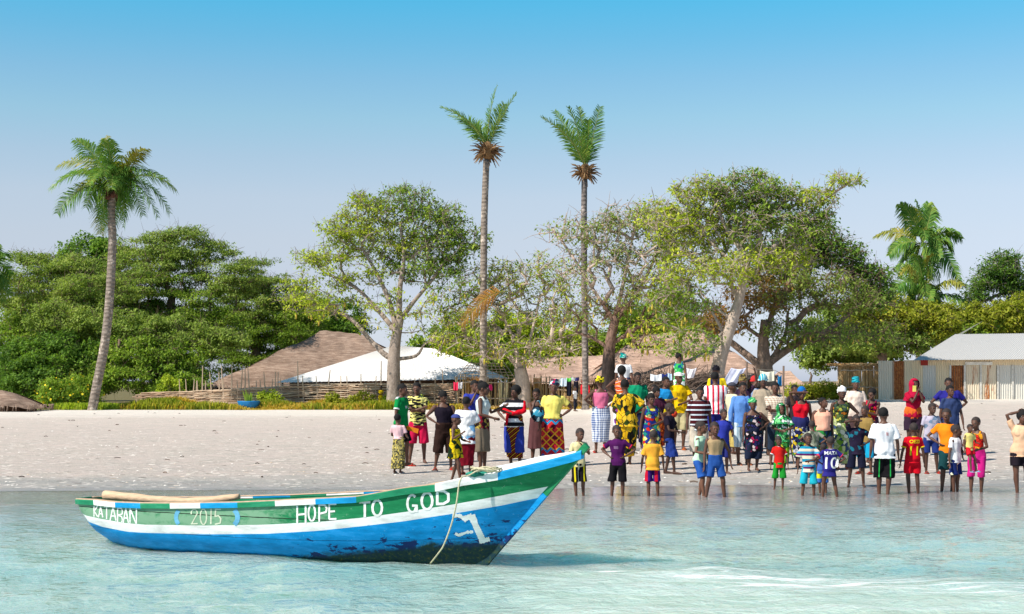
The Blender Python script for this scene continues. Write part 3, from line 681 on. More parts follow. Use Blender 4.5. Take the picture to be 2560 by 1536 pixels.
def frame():
    root = empty('roof_frame', at(1215, 1016, 79.0), 0, 'bare lattice of roof poles leaning beside the white roof', 'frame'); O = root.location; rnd = random.Random(3)
    def pole(a, b_, r=.028, nm='pole'):
        m = MB(); P, Q = at(*a) - O, at(*b_) - O; m.tube([P, (P + Q) / 2 + Vector((0, 0, rnd.uniform(-.05, .05))), Q], r, 5); m.build(nm, [m_stick], root)
    for k in range(6): y = 908 + k * 7; pole((1170 - 34 * k / 6, y, 79.2 - k * .25), (1245 + k * 10, y + 1 + k * .5, 79.2 - k * .25), .02)
    for k in range(12): x = 1172 + k * 8; pole((x, 907, 79.3), (x - 34 + k * 5.5, 946, 77.9), .018, 'rafter')
    for x in (1140, 1200, 1262, 1300): pole((x, 942, 78.2), (x + 2, 1018, 78.2), .045, 'post')
frame()
def brush(px0, px1, yt, yb, d, n, label, seed, mat, L=1.4):
    rnd = random.Random(seed); A = at((px0 + px1) / 2, yb, d); zg_ = min(gz(A.x, d), at(0, yb, d).z); b = MB()
    for k in range(n):
        x = at(rnd.uniform(px0, px1), 0, d).x - A.x; z = at(0, rnd.uniform(yt, yb), d).z - zg_; a = rnd.uniform(-.9, .9) + (math.pi / 2 if rnd.random() < .4 else 0); l = rnd.uniform(.3, 1) * L
        p = Vector((x, rnd.uniform(-.3, .3), z)); q = p + Vector((math.cos(a) * l, rnd.uniform(-.2, .2), abs(math.sin(a)) * l * .7)); mid = (p + q) / 2 + Vector((rnd.uniform(-.1, .1), 0, rnd.uniform(-.1, .1)))
        b.tube([p, mid, q], [.022, .016, .008], 4)
    o = b.build('brushwood', [mat], None); o.location = (A.x, d, zg_); tag(o, label, 'brushwood')
brush(1585, 1700, 944, 985, 56, 240, 'dark tangle of cut branches behind the green shirt', 41, m_dark, .9)
brush(1700, 1780, 940, 1000, 57, 260, 'pile of cut branches left of the leaning trunk', 42, m_dark, .9)
brush(1990, 2075, 975, 1005, 75, 160, 'dry upright twigs standing in the yellow bushes', 43, m_stick, 1.0)
loose('dead_stump', [(2027, 1000, 73), (2026, 950, 73), (2029, 940, 73), (2026, 930, 73)], [.09, .07, .06, .02], m_dark, 'thin dead post standing against the sky right of the hut', 'post', 6)
# ---------------------------------------------------------------- vegetation
def leaf_mat(name, cols, trans=.42, rough=.6):
    M = NM(name, rough, .12); g = M.n('NewGeometry'); rnd_ = g.outputs['Random Per Island']
    n = M.noise(M.n('Mapping', i_Vector=g.outputs['Position'], i_Scale=(.5, .5, .5)).outputs[0], 1, 3)
    f = M.math('ADD', M.math('MULTIPLY', rnd_, .6), M.math('MULTIPLY', M.math('SUBTRACT', n, .3), 1.0), True)
    c = M.ramp(f, [(i / (len(cols) - 1), k) for i, k in enumerate(cols)]); M.color(c)
    tr = M.n('BsdfTranslucent'); M.set(tr.inputs[0], M.mix(1, c, (1.15, 1.25, .55), 'MULTIPLY'))
    mxs = M.n('MixShader', i_0=trans); M.t.links.new(M.b.outputs[0], mxs.inputs[1]); M.t.links.new(tr.outputs[0], mxs.inputs[2]); M.t.links.new(mxs.outputs[0], M.out.inputs[0]); return M.m
def bark_mat(name, c1, c2, sc=(3, 3, 1.2)):
    M = NM(name, .9, .15); n = M.noise(M.coord(sc), 1.8, 7, .7, .5); n2 = M.noise(M.coord((1, 1, 1)), 12, 5, .7)
    M.color(M.ramp(M.mix(.35, n, n2), [(.32, c1), (.65, c2)])); M.bump(M.mix(.5, n, n2), .9, .06); return M.m
def charred():
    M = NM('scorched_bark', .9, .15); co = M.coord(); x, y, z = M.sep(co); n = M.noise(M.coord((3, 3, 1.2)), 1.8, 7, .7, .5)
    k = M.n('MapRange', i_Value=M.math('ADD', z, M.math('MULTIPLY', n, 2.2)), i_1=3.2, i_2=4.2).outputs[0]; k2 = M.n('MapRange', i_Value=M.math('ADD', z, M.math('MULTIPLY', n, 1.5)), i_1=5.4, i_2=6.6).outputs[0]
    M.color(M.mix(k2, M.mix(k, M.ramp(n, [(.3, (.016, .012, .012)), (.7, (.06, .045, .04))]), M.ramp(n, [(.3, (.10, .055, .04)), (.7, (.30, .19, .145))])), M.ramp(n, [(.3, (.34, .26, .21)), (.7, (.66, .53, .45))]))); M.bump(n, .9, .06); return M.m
L_lime = leaf_mat('lime_leaves', [(0.152, 0.246, 0.021), (0.304, 0.398, 0.036), (0.507, 0.586, 0.057), (0.700, 0.700, 0.086)])
L_green = leaf_mat('green_leaves', [(0.084, 0.169, 0.022), (0.170, 0.280, 0.036), (0.290, 0.416, 0.055), (0.460, 0.539, 0.083)])
L_olive = leaf_mat('olive_leaves', [(0.102, 0.176, 0.037), (0.204, 0.292, 0.060), (0.326, 0.420, 0.091), (0.473, 0.524, 0.142)])
L_dark = leaf_mat('dark_leaves', [(0.043, 0.104, 0.022), (0.089, 0.178, 0.033), (0.178, 0.311, 0.045), (0.296, 0.444, 0.067)])
L_brown = leaf_mat('russet_leaves', [(0.260, 0.117, 0.036), (0.390, 0.182, 0.048), (0.208, 0.195, 0.048), (0.468, 0.286, 0.084)])
L_yel = leaf_mat('yellow_green_leaves', [(0.168, 0.213, 0.020), (0.264, 0.312, 0.030), (0.408, 0.413, 0.050), (0.576, 0.500, 0.050)])
L_palm = leaf_mat('palm_leaves', [(0.048, 0.144, 0.028), (0.096, 0.224, 0.042), (0.192, 0.320, 0.056), (0.352, 0.400, 0.070)], .25, .4)
L_palmy = leaf_mat('yellowing_palm_leaves', [(.10, .15, .02), (.20, .24, .03), (.34, .32, .06), (.40, .30, .08)], .25, .4)
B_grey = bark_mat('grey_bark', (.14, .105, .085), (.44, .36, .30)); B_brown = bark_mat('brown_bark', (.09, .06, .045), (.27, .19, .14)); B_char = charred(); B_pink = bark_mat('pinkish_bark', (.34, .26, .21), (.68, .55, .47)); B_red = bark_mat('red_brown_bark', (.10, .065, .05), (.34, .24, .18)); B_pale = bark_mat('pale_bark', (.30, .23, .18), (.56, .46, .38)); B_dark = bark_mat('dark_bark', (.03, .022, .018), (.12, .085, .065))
def leaf_cloud(name, P, rad, n, size, mats, parent, seed, flat=.6, midx=None, droop=.25, asp=.5):
    """n small folded leaves scattered around the points P"""
    rng = np.random.default_rng(seed); P = np.asarray(P, float); k = rng.integers(0, len(P), n)
    off = rng.normal(0, 1, (n, 3)); off /= np.maximum(1e-6, np.linalg.norm(off, axis=1))[:, None]; off *= (rng.random(n) ** .45)[:, None] * rad * rng.uniform(.7, 1.3, (len(P)))[k][:, None]
    off[:, 2] *= flat; C = P[k] + off
    nr = rng.normal(0, 1, (n, 3)) * .8; nr[:, 2] = np.abs(nr[:, 2]) + .5; nr += off / rad * .7; nr /= np.linalg.norm(nr, axis=1)[:, None]
    a = rng.normal(0, 1, (n, 3)); a -= nr * (a * nr).sum(1)[:, None]; a /= np.linalg.norm(a, axis=1)[:, None]; a[:, 2] -= droop; b = np.cross(nr, a)
    L = size * rng.uniform(.6, 1.4, n)[:, None]; w = L * asp
    V = np.stack([C - a * L * .5, C + b * w * .5 + nr * L * .06, C + a * L * .5 - np.array([0, 0, 1]) * L * .1, C - b * w * .5 + nr * L * .06], 1).reshape(-1, 3)
    Fs = np.arange(n * 4).reshape(n, 4)
    mi = None if midx is None else np.asarray(midx)[k]
    return mkmesh(name, V, Fs, mats, parent, mi)
POD = None
def tree(name, label, cat, trunk, d, r0, lobes, ntips, nleaf, lsize, mats, bark, limbs=(), seed=1, thick=1.0, crad=.45, step=.55, group=None, pods=0, leafshare=1.0, flat=.6, twigs=4, r1f=.45, asp=.5, zoff=None):
    """trunk / limbs: photo points (px,py[,depth offset]); lobes: (cx,cy,rx,ry,material,depth offset[,weight]) in photo pixels"""
    rnd = random.Random(seed); sc_ = d / F
    def pt(p): return at(p[0], p[1], d + (p[2] if len(p) > 2 else 0))
    g = pt(trunk[0]); base = Vector((g.x, g.y, gz(g.x, g.y) if zoff is None else g.z)); T = [base - Vector((0, 0, .3))] + [pt(p) for p in trunk[1:]] if len(trunk) > 1 else [base, base + Vector((0, 0, 1))]
    root = empty(name, base, 0, label, cat, group)
    T = spline([p - base for p in T], 5)
    nodes = []; par = []; kids = []; fixed = []
    def addn(p, q, r=None): nodes.append(p); par.append(q); fixed.append(r); return len(nodes) - 1
    q = -1
    for i, p in enumerate(T): q = addn(p, q, r0 * (1 - (1 - r1f) * i / (len(T) - 1)))
    for lb in limbs:
        rr = lb[0]; P = [pt(p) - base for p in lb[1:]]; k = min(range(len(nodes)), key=lambda i: (nodes[i] - P[0]).length)
        P = spline([nodes[k]] + P[1:], 4); q = k
        for i, p in enumerate(P[1:]): q = addn(p, q, rr * (1 - .6 * i / len(P)))
    tips = []; tw = [l[6] if len(l) > 6 else 1 for l in lobes]; area = [l[2] * l[3] * w for l, w in zip(lobes, tw)]
    for l, a in zip(lobes, area):
        rz = (l[2] + l[3]) / 2 * sc_ * .85
        for _ in range(int(ntips * a / sum(area)) + 1):
            v = Vector((rnd.gauss(0, 1), rnd.gauss(0, 1), rnd.gauss(0, 1))).normalized() * (rnd.random() ** (.38))
            tips.append((at(l[0] + v.x * l[2], l[1] + v.z * l[3], d + l[5] + v.y * rz) - base, l[4]))
    s0 = nodes[min(len(T) - 1, int(len(T) * .6))]
    tips.sort(key=lambda t: (t[0] - s0).length)
    NP = np.zeros((len(nodes) + len(tips) * 30, 3)); NP[:len(nodes)] = [tuple(n) for n in nodes]
    skip = int(len(T) * .45); depth = np.zeros(len(NP)); 
    for i in range(len(nodes)): depth[i] = 0 if par[i] < 0 else depth[par[i]] + (nodes[i] - nodes[par[i]]).length
    tipn = []
    for p, mt in tips:
        dd = np.linalg.norm(NP[:len(nodes)] - np.array(p), axis=1); dd[:skip] += 50
        k = int(np.argmin(dd + depth[:len(nodes)] * .06)); L = (p - nodes[k]).length; m = max(1, min(14, int(L / step)))
        a = nodes[k]; dirp = (nodes[k] - nodes[par[k]]).normalized() if par[k] >= 0 else Vector((0, 0, 1)); c = a + dirp * L * .35 + Vector((0, 0, L * .08)); q = k
        for j in range(1, m + 1):
            t = j / m; x = a * (1 - t) ** 2 + c * 2 * t * (1 - t) + p * t * t
            if j < m: x = x + Vector((rnd.gauss(0, .07), rnd.gauss(0, .07), rnd.gauss(0, .07))) * min(1.2, L * .5)
            if len(nodes) >= len(NP): break
            q2 = addn(x, q); NP[q2] = tuple(x); depth[q2] = depth[q] + (x - nodes[q]).length; q = q2
        tipn.append((q, mt))
    n = len(nodes); rad = np.zeros(n); cnt = np.zeros(n)
    for q, _ in tipn: cnt[q] += 1
    for i in range(n - 1, 0, -1): cnt[par[i]] += cnt[i]
    tot = max(1, cnt[0])
    for i in range(n): rad[i] = max(.012 * thick, r0 * .62 * (cnt[i] / tot) ** .47 * thick)
    for i in range(n):
        if fixed[i]: rad[i] = fixed[i]
    b = MB(); b.tube(T, [r0 * (1.35 if i == 0 else 1.15 if i == 1 else 1) * (1 - (1 - r1f) * i / (len(T) - 1)) for i in range(len(T))], 16)
    for i in range(len(T), n):
        q = par[i]; rq = min(rad[q], rad[i] * 1.5); ns = 4 if rad[i] < .04 else 6 if rad[i] < .12 else 10
        ext = (nodes[i] - nodes[q]); e_ = ext.normalized() * min(rad[i] * .6, ext.length * .3)
        b.tube([nodes[q] - e_, nodes[i] + e_], [rq, rad[i]], ns, 0, True)
    for q, _ in tipn:     # bare twigs
        for _ in range(twigs):
            p = nodes[q]; v = Vector((rnd.gauss(0, 1), rnd.gauss(0, 1), rnd.gauss(.15, .8))).normalized() * crad * rnd.uniform(.6, 1.4)
            b.tube([p, p + v * .5 + Vector((0, 0, .04)), p + v], [.012 * thick, .009 * thick, .005 * thick], 3, 0, False)
    b.build('trunk', [bark], root, True)
    if nleaf:
        use = [(nodes[q], m) for q, m in tipn if rnd.random() < leafshare or m == 1]
        extra = [(nodes[par[q]], m) for q, m in tipn if par[q] >= 0 and rnd.random() < .35 * leafshare]
        use += extra
        leaf_cloud('crown', [tuple(p) for p, _ in use], crad, nleaf, lsize, mats, root, seed, flat, [min(m, len(mats) - 1) for _, m in use], asp=asp)
    if pods:
        global POD
        if POD is None:
            pb = MB(); pb.tube([(0, 0, 0), (0, 0, -.10), (.01, 0, -.16), (.02, 0, -.26), (.01, 0, -.36), (0, 0, -.42)], [.008, .008, .045, .065, .05, .012], 7); POD = pb.build('seed_pod', [straw_mat('pod_husk', [(.40, .30, .05), (.56, .44, .07), (.28, .20, .06)])], root, True); POD.location = nodes[tipn[0][0]]
        lows = sorted(tipn, key=lambda q: nodes[q[0]].z + rnd.uniform(0, 3))[:pods * 2]; rnd.shuffle(lows)
        for q, _ in lows[:pods]:
            o = POD.copy(); COL.objects.link(o); o.parent = root; o.location = nodes[q] - Vector((0, 0, .05)); s = rnd.uniform(.55, .95); o.scale = (s, s, s); o.rotation_euler = (rnd.gauss(0, .1), rnd.gauss(0, .1), rnd.uniform(0, 6))
    return root
# far left grove: individual spreading trees
tree('acacia_tree', 'wide spreading feathery tree at the left edge behind the single leaning palm', 'tree', [(150, 1010), (155, 900), (150, 800)], 92, .45,
     [(110, 740, 130, 90, 0, 0), (60, 850, 110, 80, 1, 0), (160, 670, 90, 40, 0, 2), (70, 650, 60, 20, 0, 1), (230, 740, 110, 70, 0, -2), (30, 940, 60, 60, 1, 0), (220, 850, 110, 70, 1, 2)], 640, 90000, .15, [L_olive, L_green], B_brown, seed=11, crad=.85, flat=.3)
tree('acacia_tree', 'tallest spreading feathery tree behind and right of the leaning palm, sprays reaching up', 'tree', [(420, 1000), (420, 850), (430, 740)], 97, .55,
     [(360, 650, 120, 60, 0, 0), (450, 625, 110, 50, 0, 1), (440, 585, 70, 22, 0, 0), (300, 720, 120, 70, 0, -2), (430, 760, 150, 90, 1, 0), (560, 690, 110, 50, 0, 0), (550, 625, 60, 14, 0, 0), (510, 820, 120, 60, 1, 0), (380, 860, 150, 60, 1, 2), (330, 800, 130, 60, 0, 0)], 820, 120000, .145, [L_olive, L_green], B_brown, seed=12, crad=.85, flat=.3)
tree('round_crowned_tree', 'dark round-crowned tree rising just left of the leaning palm', 'tree', [(230, 1000), (230, 850), (225, 720)], 104, .5,
     [(205, 625, 62, 42, 0, 0), (275, 630, 50, 40, 0, 0), (240, 700, 120, 60, 0, 0), (100, 820, 100, 80, 0, 0), (230, 880, 140, 70, 0, 0)], 240, 36000, .24, [L_dark], B_dark, seed=13, crad=.8)
tree('acacia_tree', 'spreading tree with long thin sprays between the palm and the grey thatched roof', 'tree', [(640, 1000), (640, 880), (620, 790)], 108, .5,
     [(600, 760, 110, 60, 0, 0), (690, 740, 90, 45, 0, 1), (640, 700, 90, 25, 0, 0), (640, 655, 50, 10, 0, 0), (560, 840, 120, 60, 1, 0), (680, 830, 110, 60, 1, 0), (760, 790, 80, 60, 1, 1), (600, 900, 120, 50, 1, 0)], 560, 84000, .15, [L_olive, L_green], B_brown, seed=14, crad=.85, flat=.3)
tree('broadleaf_tree', 'low bright green bushy tree over the left end of the stick fence', 'tree', [(400, 1005), (400, 950), (395, 900)], 86, .3,
     [(330, 890, 110, 55, 0, 0), (300, 815, 110, 40, 1, 1), (440, 830, 100, 40, 1, 1), (545, 850, 70, 32, 1, 1), (150, 800, 90, 45, 1, 1), (430, 890, 80, 50, 0, 0), (490, 940, 40, 20, 0, 0), (400, 950, 120, 40, 0, -1), (260, 940, 60, 50, 0, -1)], 480, 70000, .16, [L_green, L_olive], B_brown, seed=15, crad=.7, flat=.45)
tree('broadleaf_tree', 'dark leafy tree at the far left in front of the grove, reaching the ground', 'tree', [(120, 1010), (115, 960), (110, 900)], 86, .32,
     [(60, 920, 90, 70, 1, 0), (160, 900, 100, 70, 1, 0), (110, 960, 110, 45, 1, -1), (210, 960, 40, 40, 0, -1)], 300, 46000, .17, [L_olive, L_dark], B_dark, seed=16, crad=.65)
for i, (x, y, rx, ry, d, lb, mt) in enumerate([(800, 800, 110, 60, 118, 'dark tree filling the gap above the grey thatched roof', L_dark), (1150, 880, 120, 75, 96, 'leafy green tree behind the white roof and second palm trunk', L_green), (1280, 850, 110, 80, 104, 'green tree behind the low bare tree', L_lime), (1420, 870, 110, 60, 103, 'green bush between the third palm trunk and the thick dark trunk', L_lime), (1650, 800, 130, 80, 98, 'green tree rising behind the pinkish thatched roof', L_green), (2120, 830, 110, 80, 92, 'bushy tree above the golden straw wall', L_olive)]):
    tree('broadleaf_tree', lb, 'tree', [(x, 1000), (x, 920), (x, y)], d, .35, [(x, y, rx, ry, 0, 0), (x - rx * .5, y + ry * .6, rx * .7, ry * .7, 0, 0), (x + rx * .5, y + ry * .5, rx * .7, ry * .7, 0, 0)], 220, 30000, .22, [mt], B_brown, seed=40 + i, crad=.7)
# kapok-like tree with the thick grey trunk (left of centre)
tree('kapok_tree', 'big podded tree with thick grey trunk and green top, left of the second palm', 'tree', [(985, 1008), (984, 930), (988, 860), (1000, 790)], 76, .41,
     [(930, 520, 80, 38, 0, 0), (1010, 505, 90, 42, 1, 0), (1080, 550, 85, 50, 1, 0), (1130, 600, 70, 60, 1, 0), (1180, 600, 40, 30, 1, 0), (870, 570, 80, 45, 0, 0), (800, 640, 70, 30, 0, 0), (950, 600, 130, 60, 0, 1), (1060, 650, 110, 70, 1, 1),
      (860, 680, 110, 50, 0, 0, .5), (770, 760, 80, 50, 0, -1, .55), (740, 720, 50, 30, 0, 0, .6), (1150, 700, 90, 50, 1, 0, .5), (900, 760, 130, 60, 0, 0, .3), (1100, 780, 90, 60, 0, 0, .4), (1130, 860, 80, 40, 0, 0, .4), (1000, 830, 40, 30, 0, 0, .15), (885, 490, 25, 8, 0, 0)],
     950, 23000, .16, [L_lime, L_green], B_grey, limbs=[(.16, (988, 905), (960, 885), (925, 850), (880, 800), (830, 775), (760, 755)), (.16, (995, 830), (975, 760), (945, 690), (905, 620)), (.16, (997, 800), (1000, 720), (1010, 640), (1000, 560)), (.10, (1002, 900), (1040, 890), (1062, 860), (1090, 850)), (.14, (1000, 800), (1030, 760), (1080, 700), (1120, 640)), (.14, (990, 830), (940, 770), (890, 720), (830, 690))],
     seed=21, crad=.5, pods=60, r1f=.55, thick=1.05, step=.5)
tree('bare_tree', 'low nearly bare tree with short dark trunk between the second and third palms', 'tree', [(1308, 1010), (1306, 960), (1300, 920)], 76.5, .46,
     [(1240, 700, 90, 50, 0, 0), (1340, 680, 90, 50, 0, 0), (1180, 780, 90, 60, 0, 0), (1300, 780, 120, 60, 0, 0), (1420, 740, 80, 60, 0, 0), (1440, 830, 80, 50, 0, 0), (1140, 850, 90, 40, 0, -1), (1240, 870, 110, 40, 0, -1), (1380, 880, 90, 35, 0, -1)],
     520, 8500, .15, [L_lime], B_pink, limbs=[(.14, (1300, 930), (1270, 890), (1225, 870), (1150, 850)), (.11, (1300, 925), (1350, 870), (1420, 840)), (.13, (1300, 920), (1280, 840), (1240, 760)), (.12, (1302, 920), (1330, 830), (1350, 740))], seed=22, crad=.6, pods=44, leafshare=.7, r1f=.7, thick=1.35, twigs=3)
tree('bare_tree', 'tall nearly bare tree with thick dark red-brown trunk right of the third palm', 'tree', [(1521, 1012), (1521, 930), (1525, 860), (1540, 790)], 70, .40,
     [(1400, 590, 60, 40, 0, 0, .6), (1480, 580, 70, 50, 0, 0), (1560, 550, 80, 45, 0, 0), (1640, 545, 80, 45, 1, 0), (1680, 600, 60, 60, 1, 0), (1580, 640, 110, 70, 0, 0), (1450, 680, 80, 60, 0, 0, .6), (1660, 720, 90, 70, 1, 0), (1560, 760, 120, 50, 0, 0, .6), (1460, 790, 70, 50, 0, 0, .5), (1640, 830, 80, 50, 1, -1, .6)],
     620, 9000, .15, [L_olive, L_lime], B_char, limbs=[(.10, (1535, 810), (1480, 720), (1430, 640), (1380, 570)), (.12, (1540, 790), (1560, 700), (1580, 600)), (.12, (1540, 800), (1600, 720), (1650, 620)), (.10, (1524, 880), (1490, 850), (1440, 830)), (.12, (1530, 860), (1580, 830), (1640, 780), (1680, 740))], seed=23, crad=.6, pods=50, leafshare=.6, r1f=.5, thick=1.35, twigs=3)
# the big leaning tree and its dark forked neighbour
tree('leaning_tree', 'tall pale leaning trunk with wide yellow-green crown behind the crowd at right', 'tree', [(1788, 935), (1805, 880), (1832, 800), (1850, 740), (1868, 650)], 62, .33,
     [(1760, 480, 90, 45, 0, 0), (1850, 470, 100, 50, 1, 0), (1940, 500, 90, 45, 1, 0), (2030, 492, 70, 26, 0, 0), (2110, 452, 55, 18, 0, 0), (1700, 560, 100, 60, 0, 0), (1800, 560, 120, 70, 0, 1), (1920, 570, 120, 60, 1, 0), (2030, 550, 60, 45, 1, 0), (1720, 660, 100, 60, 0, 0, .7), (1830, 670, 110, 50, 0, -1, .7), (1960, 640, 90, 40, 0, 0), (1700, 760, 90, 60, 1, 0, .7), (1720, 860, 90, 40, 1, -1, .5)],
     1200, 21000, .15, [L_lime, L_green], B_pale, limbs=[(.11, (1850, 760), (1828, 710), (1830, 660), (1790, 620), (1740, 560)), (.14, (1868, 650), (1850, 620), (1810, 560), (1780, 480)), (.14, (1868, 650), (1900, 610), (1900, 560), (1940, 520)), (.11, (1868, 655), (1930, 620), (2000, 560), (2060, 500), (2120, 460)), (.07, (1835, 800), (1790, 770), (1750, 730)), (.07, (1815, 850), (1780, 780), (1745, 735))], seed=24, crad=.42, thick=1.3, pods=24, r1f=.5, leafshare=.85, step=.5, zoff=0)
tree('forked_tree', 'dark forked trunk with thick low limbs, russet and deep green crown at right', 'tree', [(1915, 950), (1912, 915), (1908, 870), (1912, 800)], 66, .44,
     [(2020, 600, 90, 60, 1, 2), (2090, 640, 80, 40, 1, 2), (2160, 690, 70, 40, 1, 2), (2190, 740, 60, 40, 1, 2), (1930, 660, 110, 60, 1, 2), (1900, 740, 100, 50, 2, 0, .5), (1990, 745, 110, 40, 0, 0, .6), (2060, 705, 100, 34, 0, 0, .7), (2130, 755, 100, 32, 0, 0, .5), (1980, 830, 90, 40, 0, 0, .5), (2080, 840, 110, 40, 0, -1, .4), (1800, 800, 80, 40, 2, 0, .7), (2200, 830, 80, 34, 0, 0, .3)],
     1050, 25000, .155, [L_olive, L_dark, L_brown], B_red, limbs=[(.20, (1908, 925), (1870, 890), (1800, 835), (1740, 795)), (.20, (1915, 915), (1960, 880), (2010, 850), (2080, 820), (2150, 760)), (.11, (1930, 905), (1962, 840), (1970, 780)), (.14, (1912, 860), (1940, 760), (1990, 680)), (.08, (2060, 830), (2130, 835), (2210, 830))], seed=25, crad=.55, pods=30, r1f=.42, leafshare=.85, step=.5, zoff=0)
tree('broadleaf_tree', 'wide yellow-green tree above the straw wall and left end of the shed roof', 'tree', [(2220, 1000), (2215, 930), (2200, 860)], 80, .3,
     [(2180, 780, 90, 45, 0, 0), (2270, 790, 90, 45, 0, 0), (2180, 850, 90, 45, 1, 0), (2270, 850, 80, 40, 1, 0), (2340, 810, 60, 40, 0, 0)], 420, 30000, .18, [L_yel, L_olive], B_brown, seed=26, crad=.55, limbs=[(.16, (2205, 900), (2160, 850), (2120, 830))])
tree('broadleaf_tree', 'yellow-green bushy tree behind the shed roof near the right edge', 'tree', [(2460, 1000), (2455, 900), (2450, 850)], 86, .3,
     [(2400, 800, 80, 40, 0, 0), (2480, 800, 80, 45, 0, 0), (2550, 790, 60, 50, 0, 0), (2440, 840, 120, 40, 1, 0)], 380, 34000, .19, [L_yel, L_green], B_brown, seed=27, crad=.6)
tree('slender_tree', 'slender airy grey-green tree standing above the shed roof at right', 'tree', [(2492, 1000), (2490, 850), (2488, 760)], 90, .2,
     [(2470, 700, 50, 50, 0, 0), (2530, 690, 45, 55, 0, 0), (2500, 650, 40, 20, 0, 0), (2440, 740, 30, 35, 0, 0), (2550, 750, 30, 40, 0, 0)], 170, 8500, .22, [L_dark], B_grey, seed=28, crad=.7, asp=.35)

# ---------------------------------------------------------------- palms
def frond(nm, A, B, C, L, mat, parent, rnd, nl=46, w=.045, droop=.35, rachis=.03, side=1.0):
    """A base, B bend, C tip (points relative to parent)"""
    n = 22; P = [A * (1 - t) ** 2 + B * 2 * t * (1 - t) + C * t * t for t in [i / n for i in range(n + 1)]]
    b = MB(); b.tube(P, [rachis * (1 - .8 * i / n) for i in range(n + 1)], 4, 1)
    up0 = Vector((rnd.gauss(0, .4), rnd.gauss(0, .4), 1))
    for i in range(nl):
        t = .12 + .88 * i / nl; p = A * (1 - t) ** 2 + B * 2 * t * (1 - t) + C * t * t; tg = ((B - A) * (1 - t) + (C - B) * t).normalized()
        sd_ = tg.cross(up0).normalized() if tg.cross(up0).length > .05 else tg.orthogonal().normalized(); up = sd_.cross(tg)
        l = L * (.35 + .65 * math.sin(math.pi * min(1, (t * .95 + .08)) ** .8)) * rnd.uniform(.8, 1.15)
        for s in (-1, 1):
            dv = (sd_ * s * .85 * side + tg * rnd.uniform(.5, .85) + up * rnd.uniform(-.1, .45)).normalized(); q1 = p + dv * l * .55; q2 = p + dv * l * .95 - Vector((0, 0, droop * l)); ww = tg * w * rnd.uniform(.7, 1.2)
            b.add([p - ww * .5, p + ww * .5, q1 + ww * .6, q1 - ww * .6, q2 + ww * .08, q2 - ww * .08], [(0, 1, 2, 3), (3, 2, 4, 5)], 0)
    return b.build(nm, [mat, m_rach], parent)
m_rach = simple('frond_rachis', (.25, .26, .07), .7)
m_dead = straw_mat('dead_frond_stubs', [(.10, .05, .025), (.20, .11, .05), (.32, .20, .10)])
def palm(label, trunk, d, w0, w1, crown, fronds, seed, L=.62, stubs=0, stub_r=.5, bark=None, extra=0, yellow=(), group='tall palms standing over the beach', name='palm_tree', droop=.35, nuts=0, nl=46, depth=2.0, skirt=0, lw=.06):
    rnd = random.Random(seed); g = at(trunk[0][0], trunk[0][1], d); base = Vector((g.x, g.y, min(g.z, gz(g.x, g.y)) if trunk[0][1] > 1005 else gz(g.x, g.y)))
    root = empty(name, base, 0, label, 'palm tree', group)
    P = spline([Vector((0, 0, -.2))] + [at(x, y, d) - base for x, y in trunk[1:]], 12); n = len(P)
    b = MB(); b.tube(P, [(w0 + (w1 - w0) * i / n) * (1 + .022 * math.sin(i * 3.3 + math.sin(i * 1.7))) * (1.35 if i < 2 else 1) for i in range(n)], 14); b.build('trunk', [bark or m_palmbark], root, True)
    c = at(crown[0], crown[1], d) - base
    for k, fr in enumerate(fronds):
        bx, by, tx, ty = fr[:4]; dz = fr[4] if len(fr) > 4 else rnd.uniform(-depth, depth)
        A = c + Vector((rnd.uniform(-.06, .06), rnd.uniform(-.06, .06), 0)); B = at(bx, by, d + dz * .6) - base; C = at(tx, ty, d + dz) - base
        frond('frond', A, B, C, L, L_palmy if k in yellow else L_palm, root, rnd, nl, lw, droop)
    for k in range(extra):
        a = rnd.uniform(0, 6.28); el = rnd.uniform(-.2, 1.1); l = rnd.uniform(2.2, 3.2); h = Vector((math.cos(a) * .35, math.sin(a), 0)); B = c + h * l * .5 * math.cos(el) + Vector((0, 0, l * .5 * math.sin(el) + .5)); C = c + h * l + Vector((0, 0, l * math.sin(el) * .4 - .9)); frond('frond', c, B, C, L, L_palm, root, rnd, nl, lw, droop)
    if stubs:
        b = MB(); b.ball(c - Vector((0, 0, stub_r * .15)), (stub_r * .5, stub_r * .5, stub_r * .7), 12, 8)
        for k in range(stubs):
            a = rnd.uniform(0, 6.28); el = rnd.uniform(-.9, .8); v = Vector((math.cos(a) * math.cos(el), math.sin(a) * math.cos(el), math.sin(el))); p = c + v * stub_r * .35 - Vector((0, 0, stub_r * .2)); l = stub_r * rnd.uniform(.5, 1.15)
            b.tube([p, p + v * l * .6 + Vector((0, 0, .05)), p + v * l + Vector((0, 0, -.04))], [.055, .035, .012], 4)
        b.build('dead_leaf_bases', [m_dead], root)
    if nuts:
        b = MB()
        for k in range(nuts):
            a = rnd.uniform(0, 6.28); b.ball(c + Vector((math.cos(a) * .4, math.sin(a) * .4, -.45 + rnd.uniform(-.35, .25))), (.13, .13, .17), 8, 6)
        b.build('fruit_cluster', [simple('dark_palm_fruit', (.09, .035, .02), .7, .5, 8)], root, True)
    if skirt:
        for k in range(skirt):
            a = rnd.uniform(0, 6.28); h = Vector((math.cos(a), math.sin(a), 0)); frond('frond', c, c + h * .9 - Vector((0, 0, .3)), c + h * .55 - Vector((0, 0, rnd.uniform(1.8, 2.6))), L * .7, L_palm, root, rnd, 30, .05, .6)
    return root
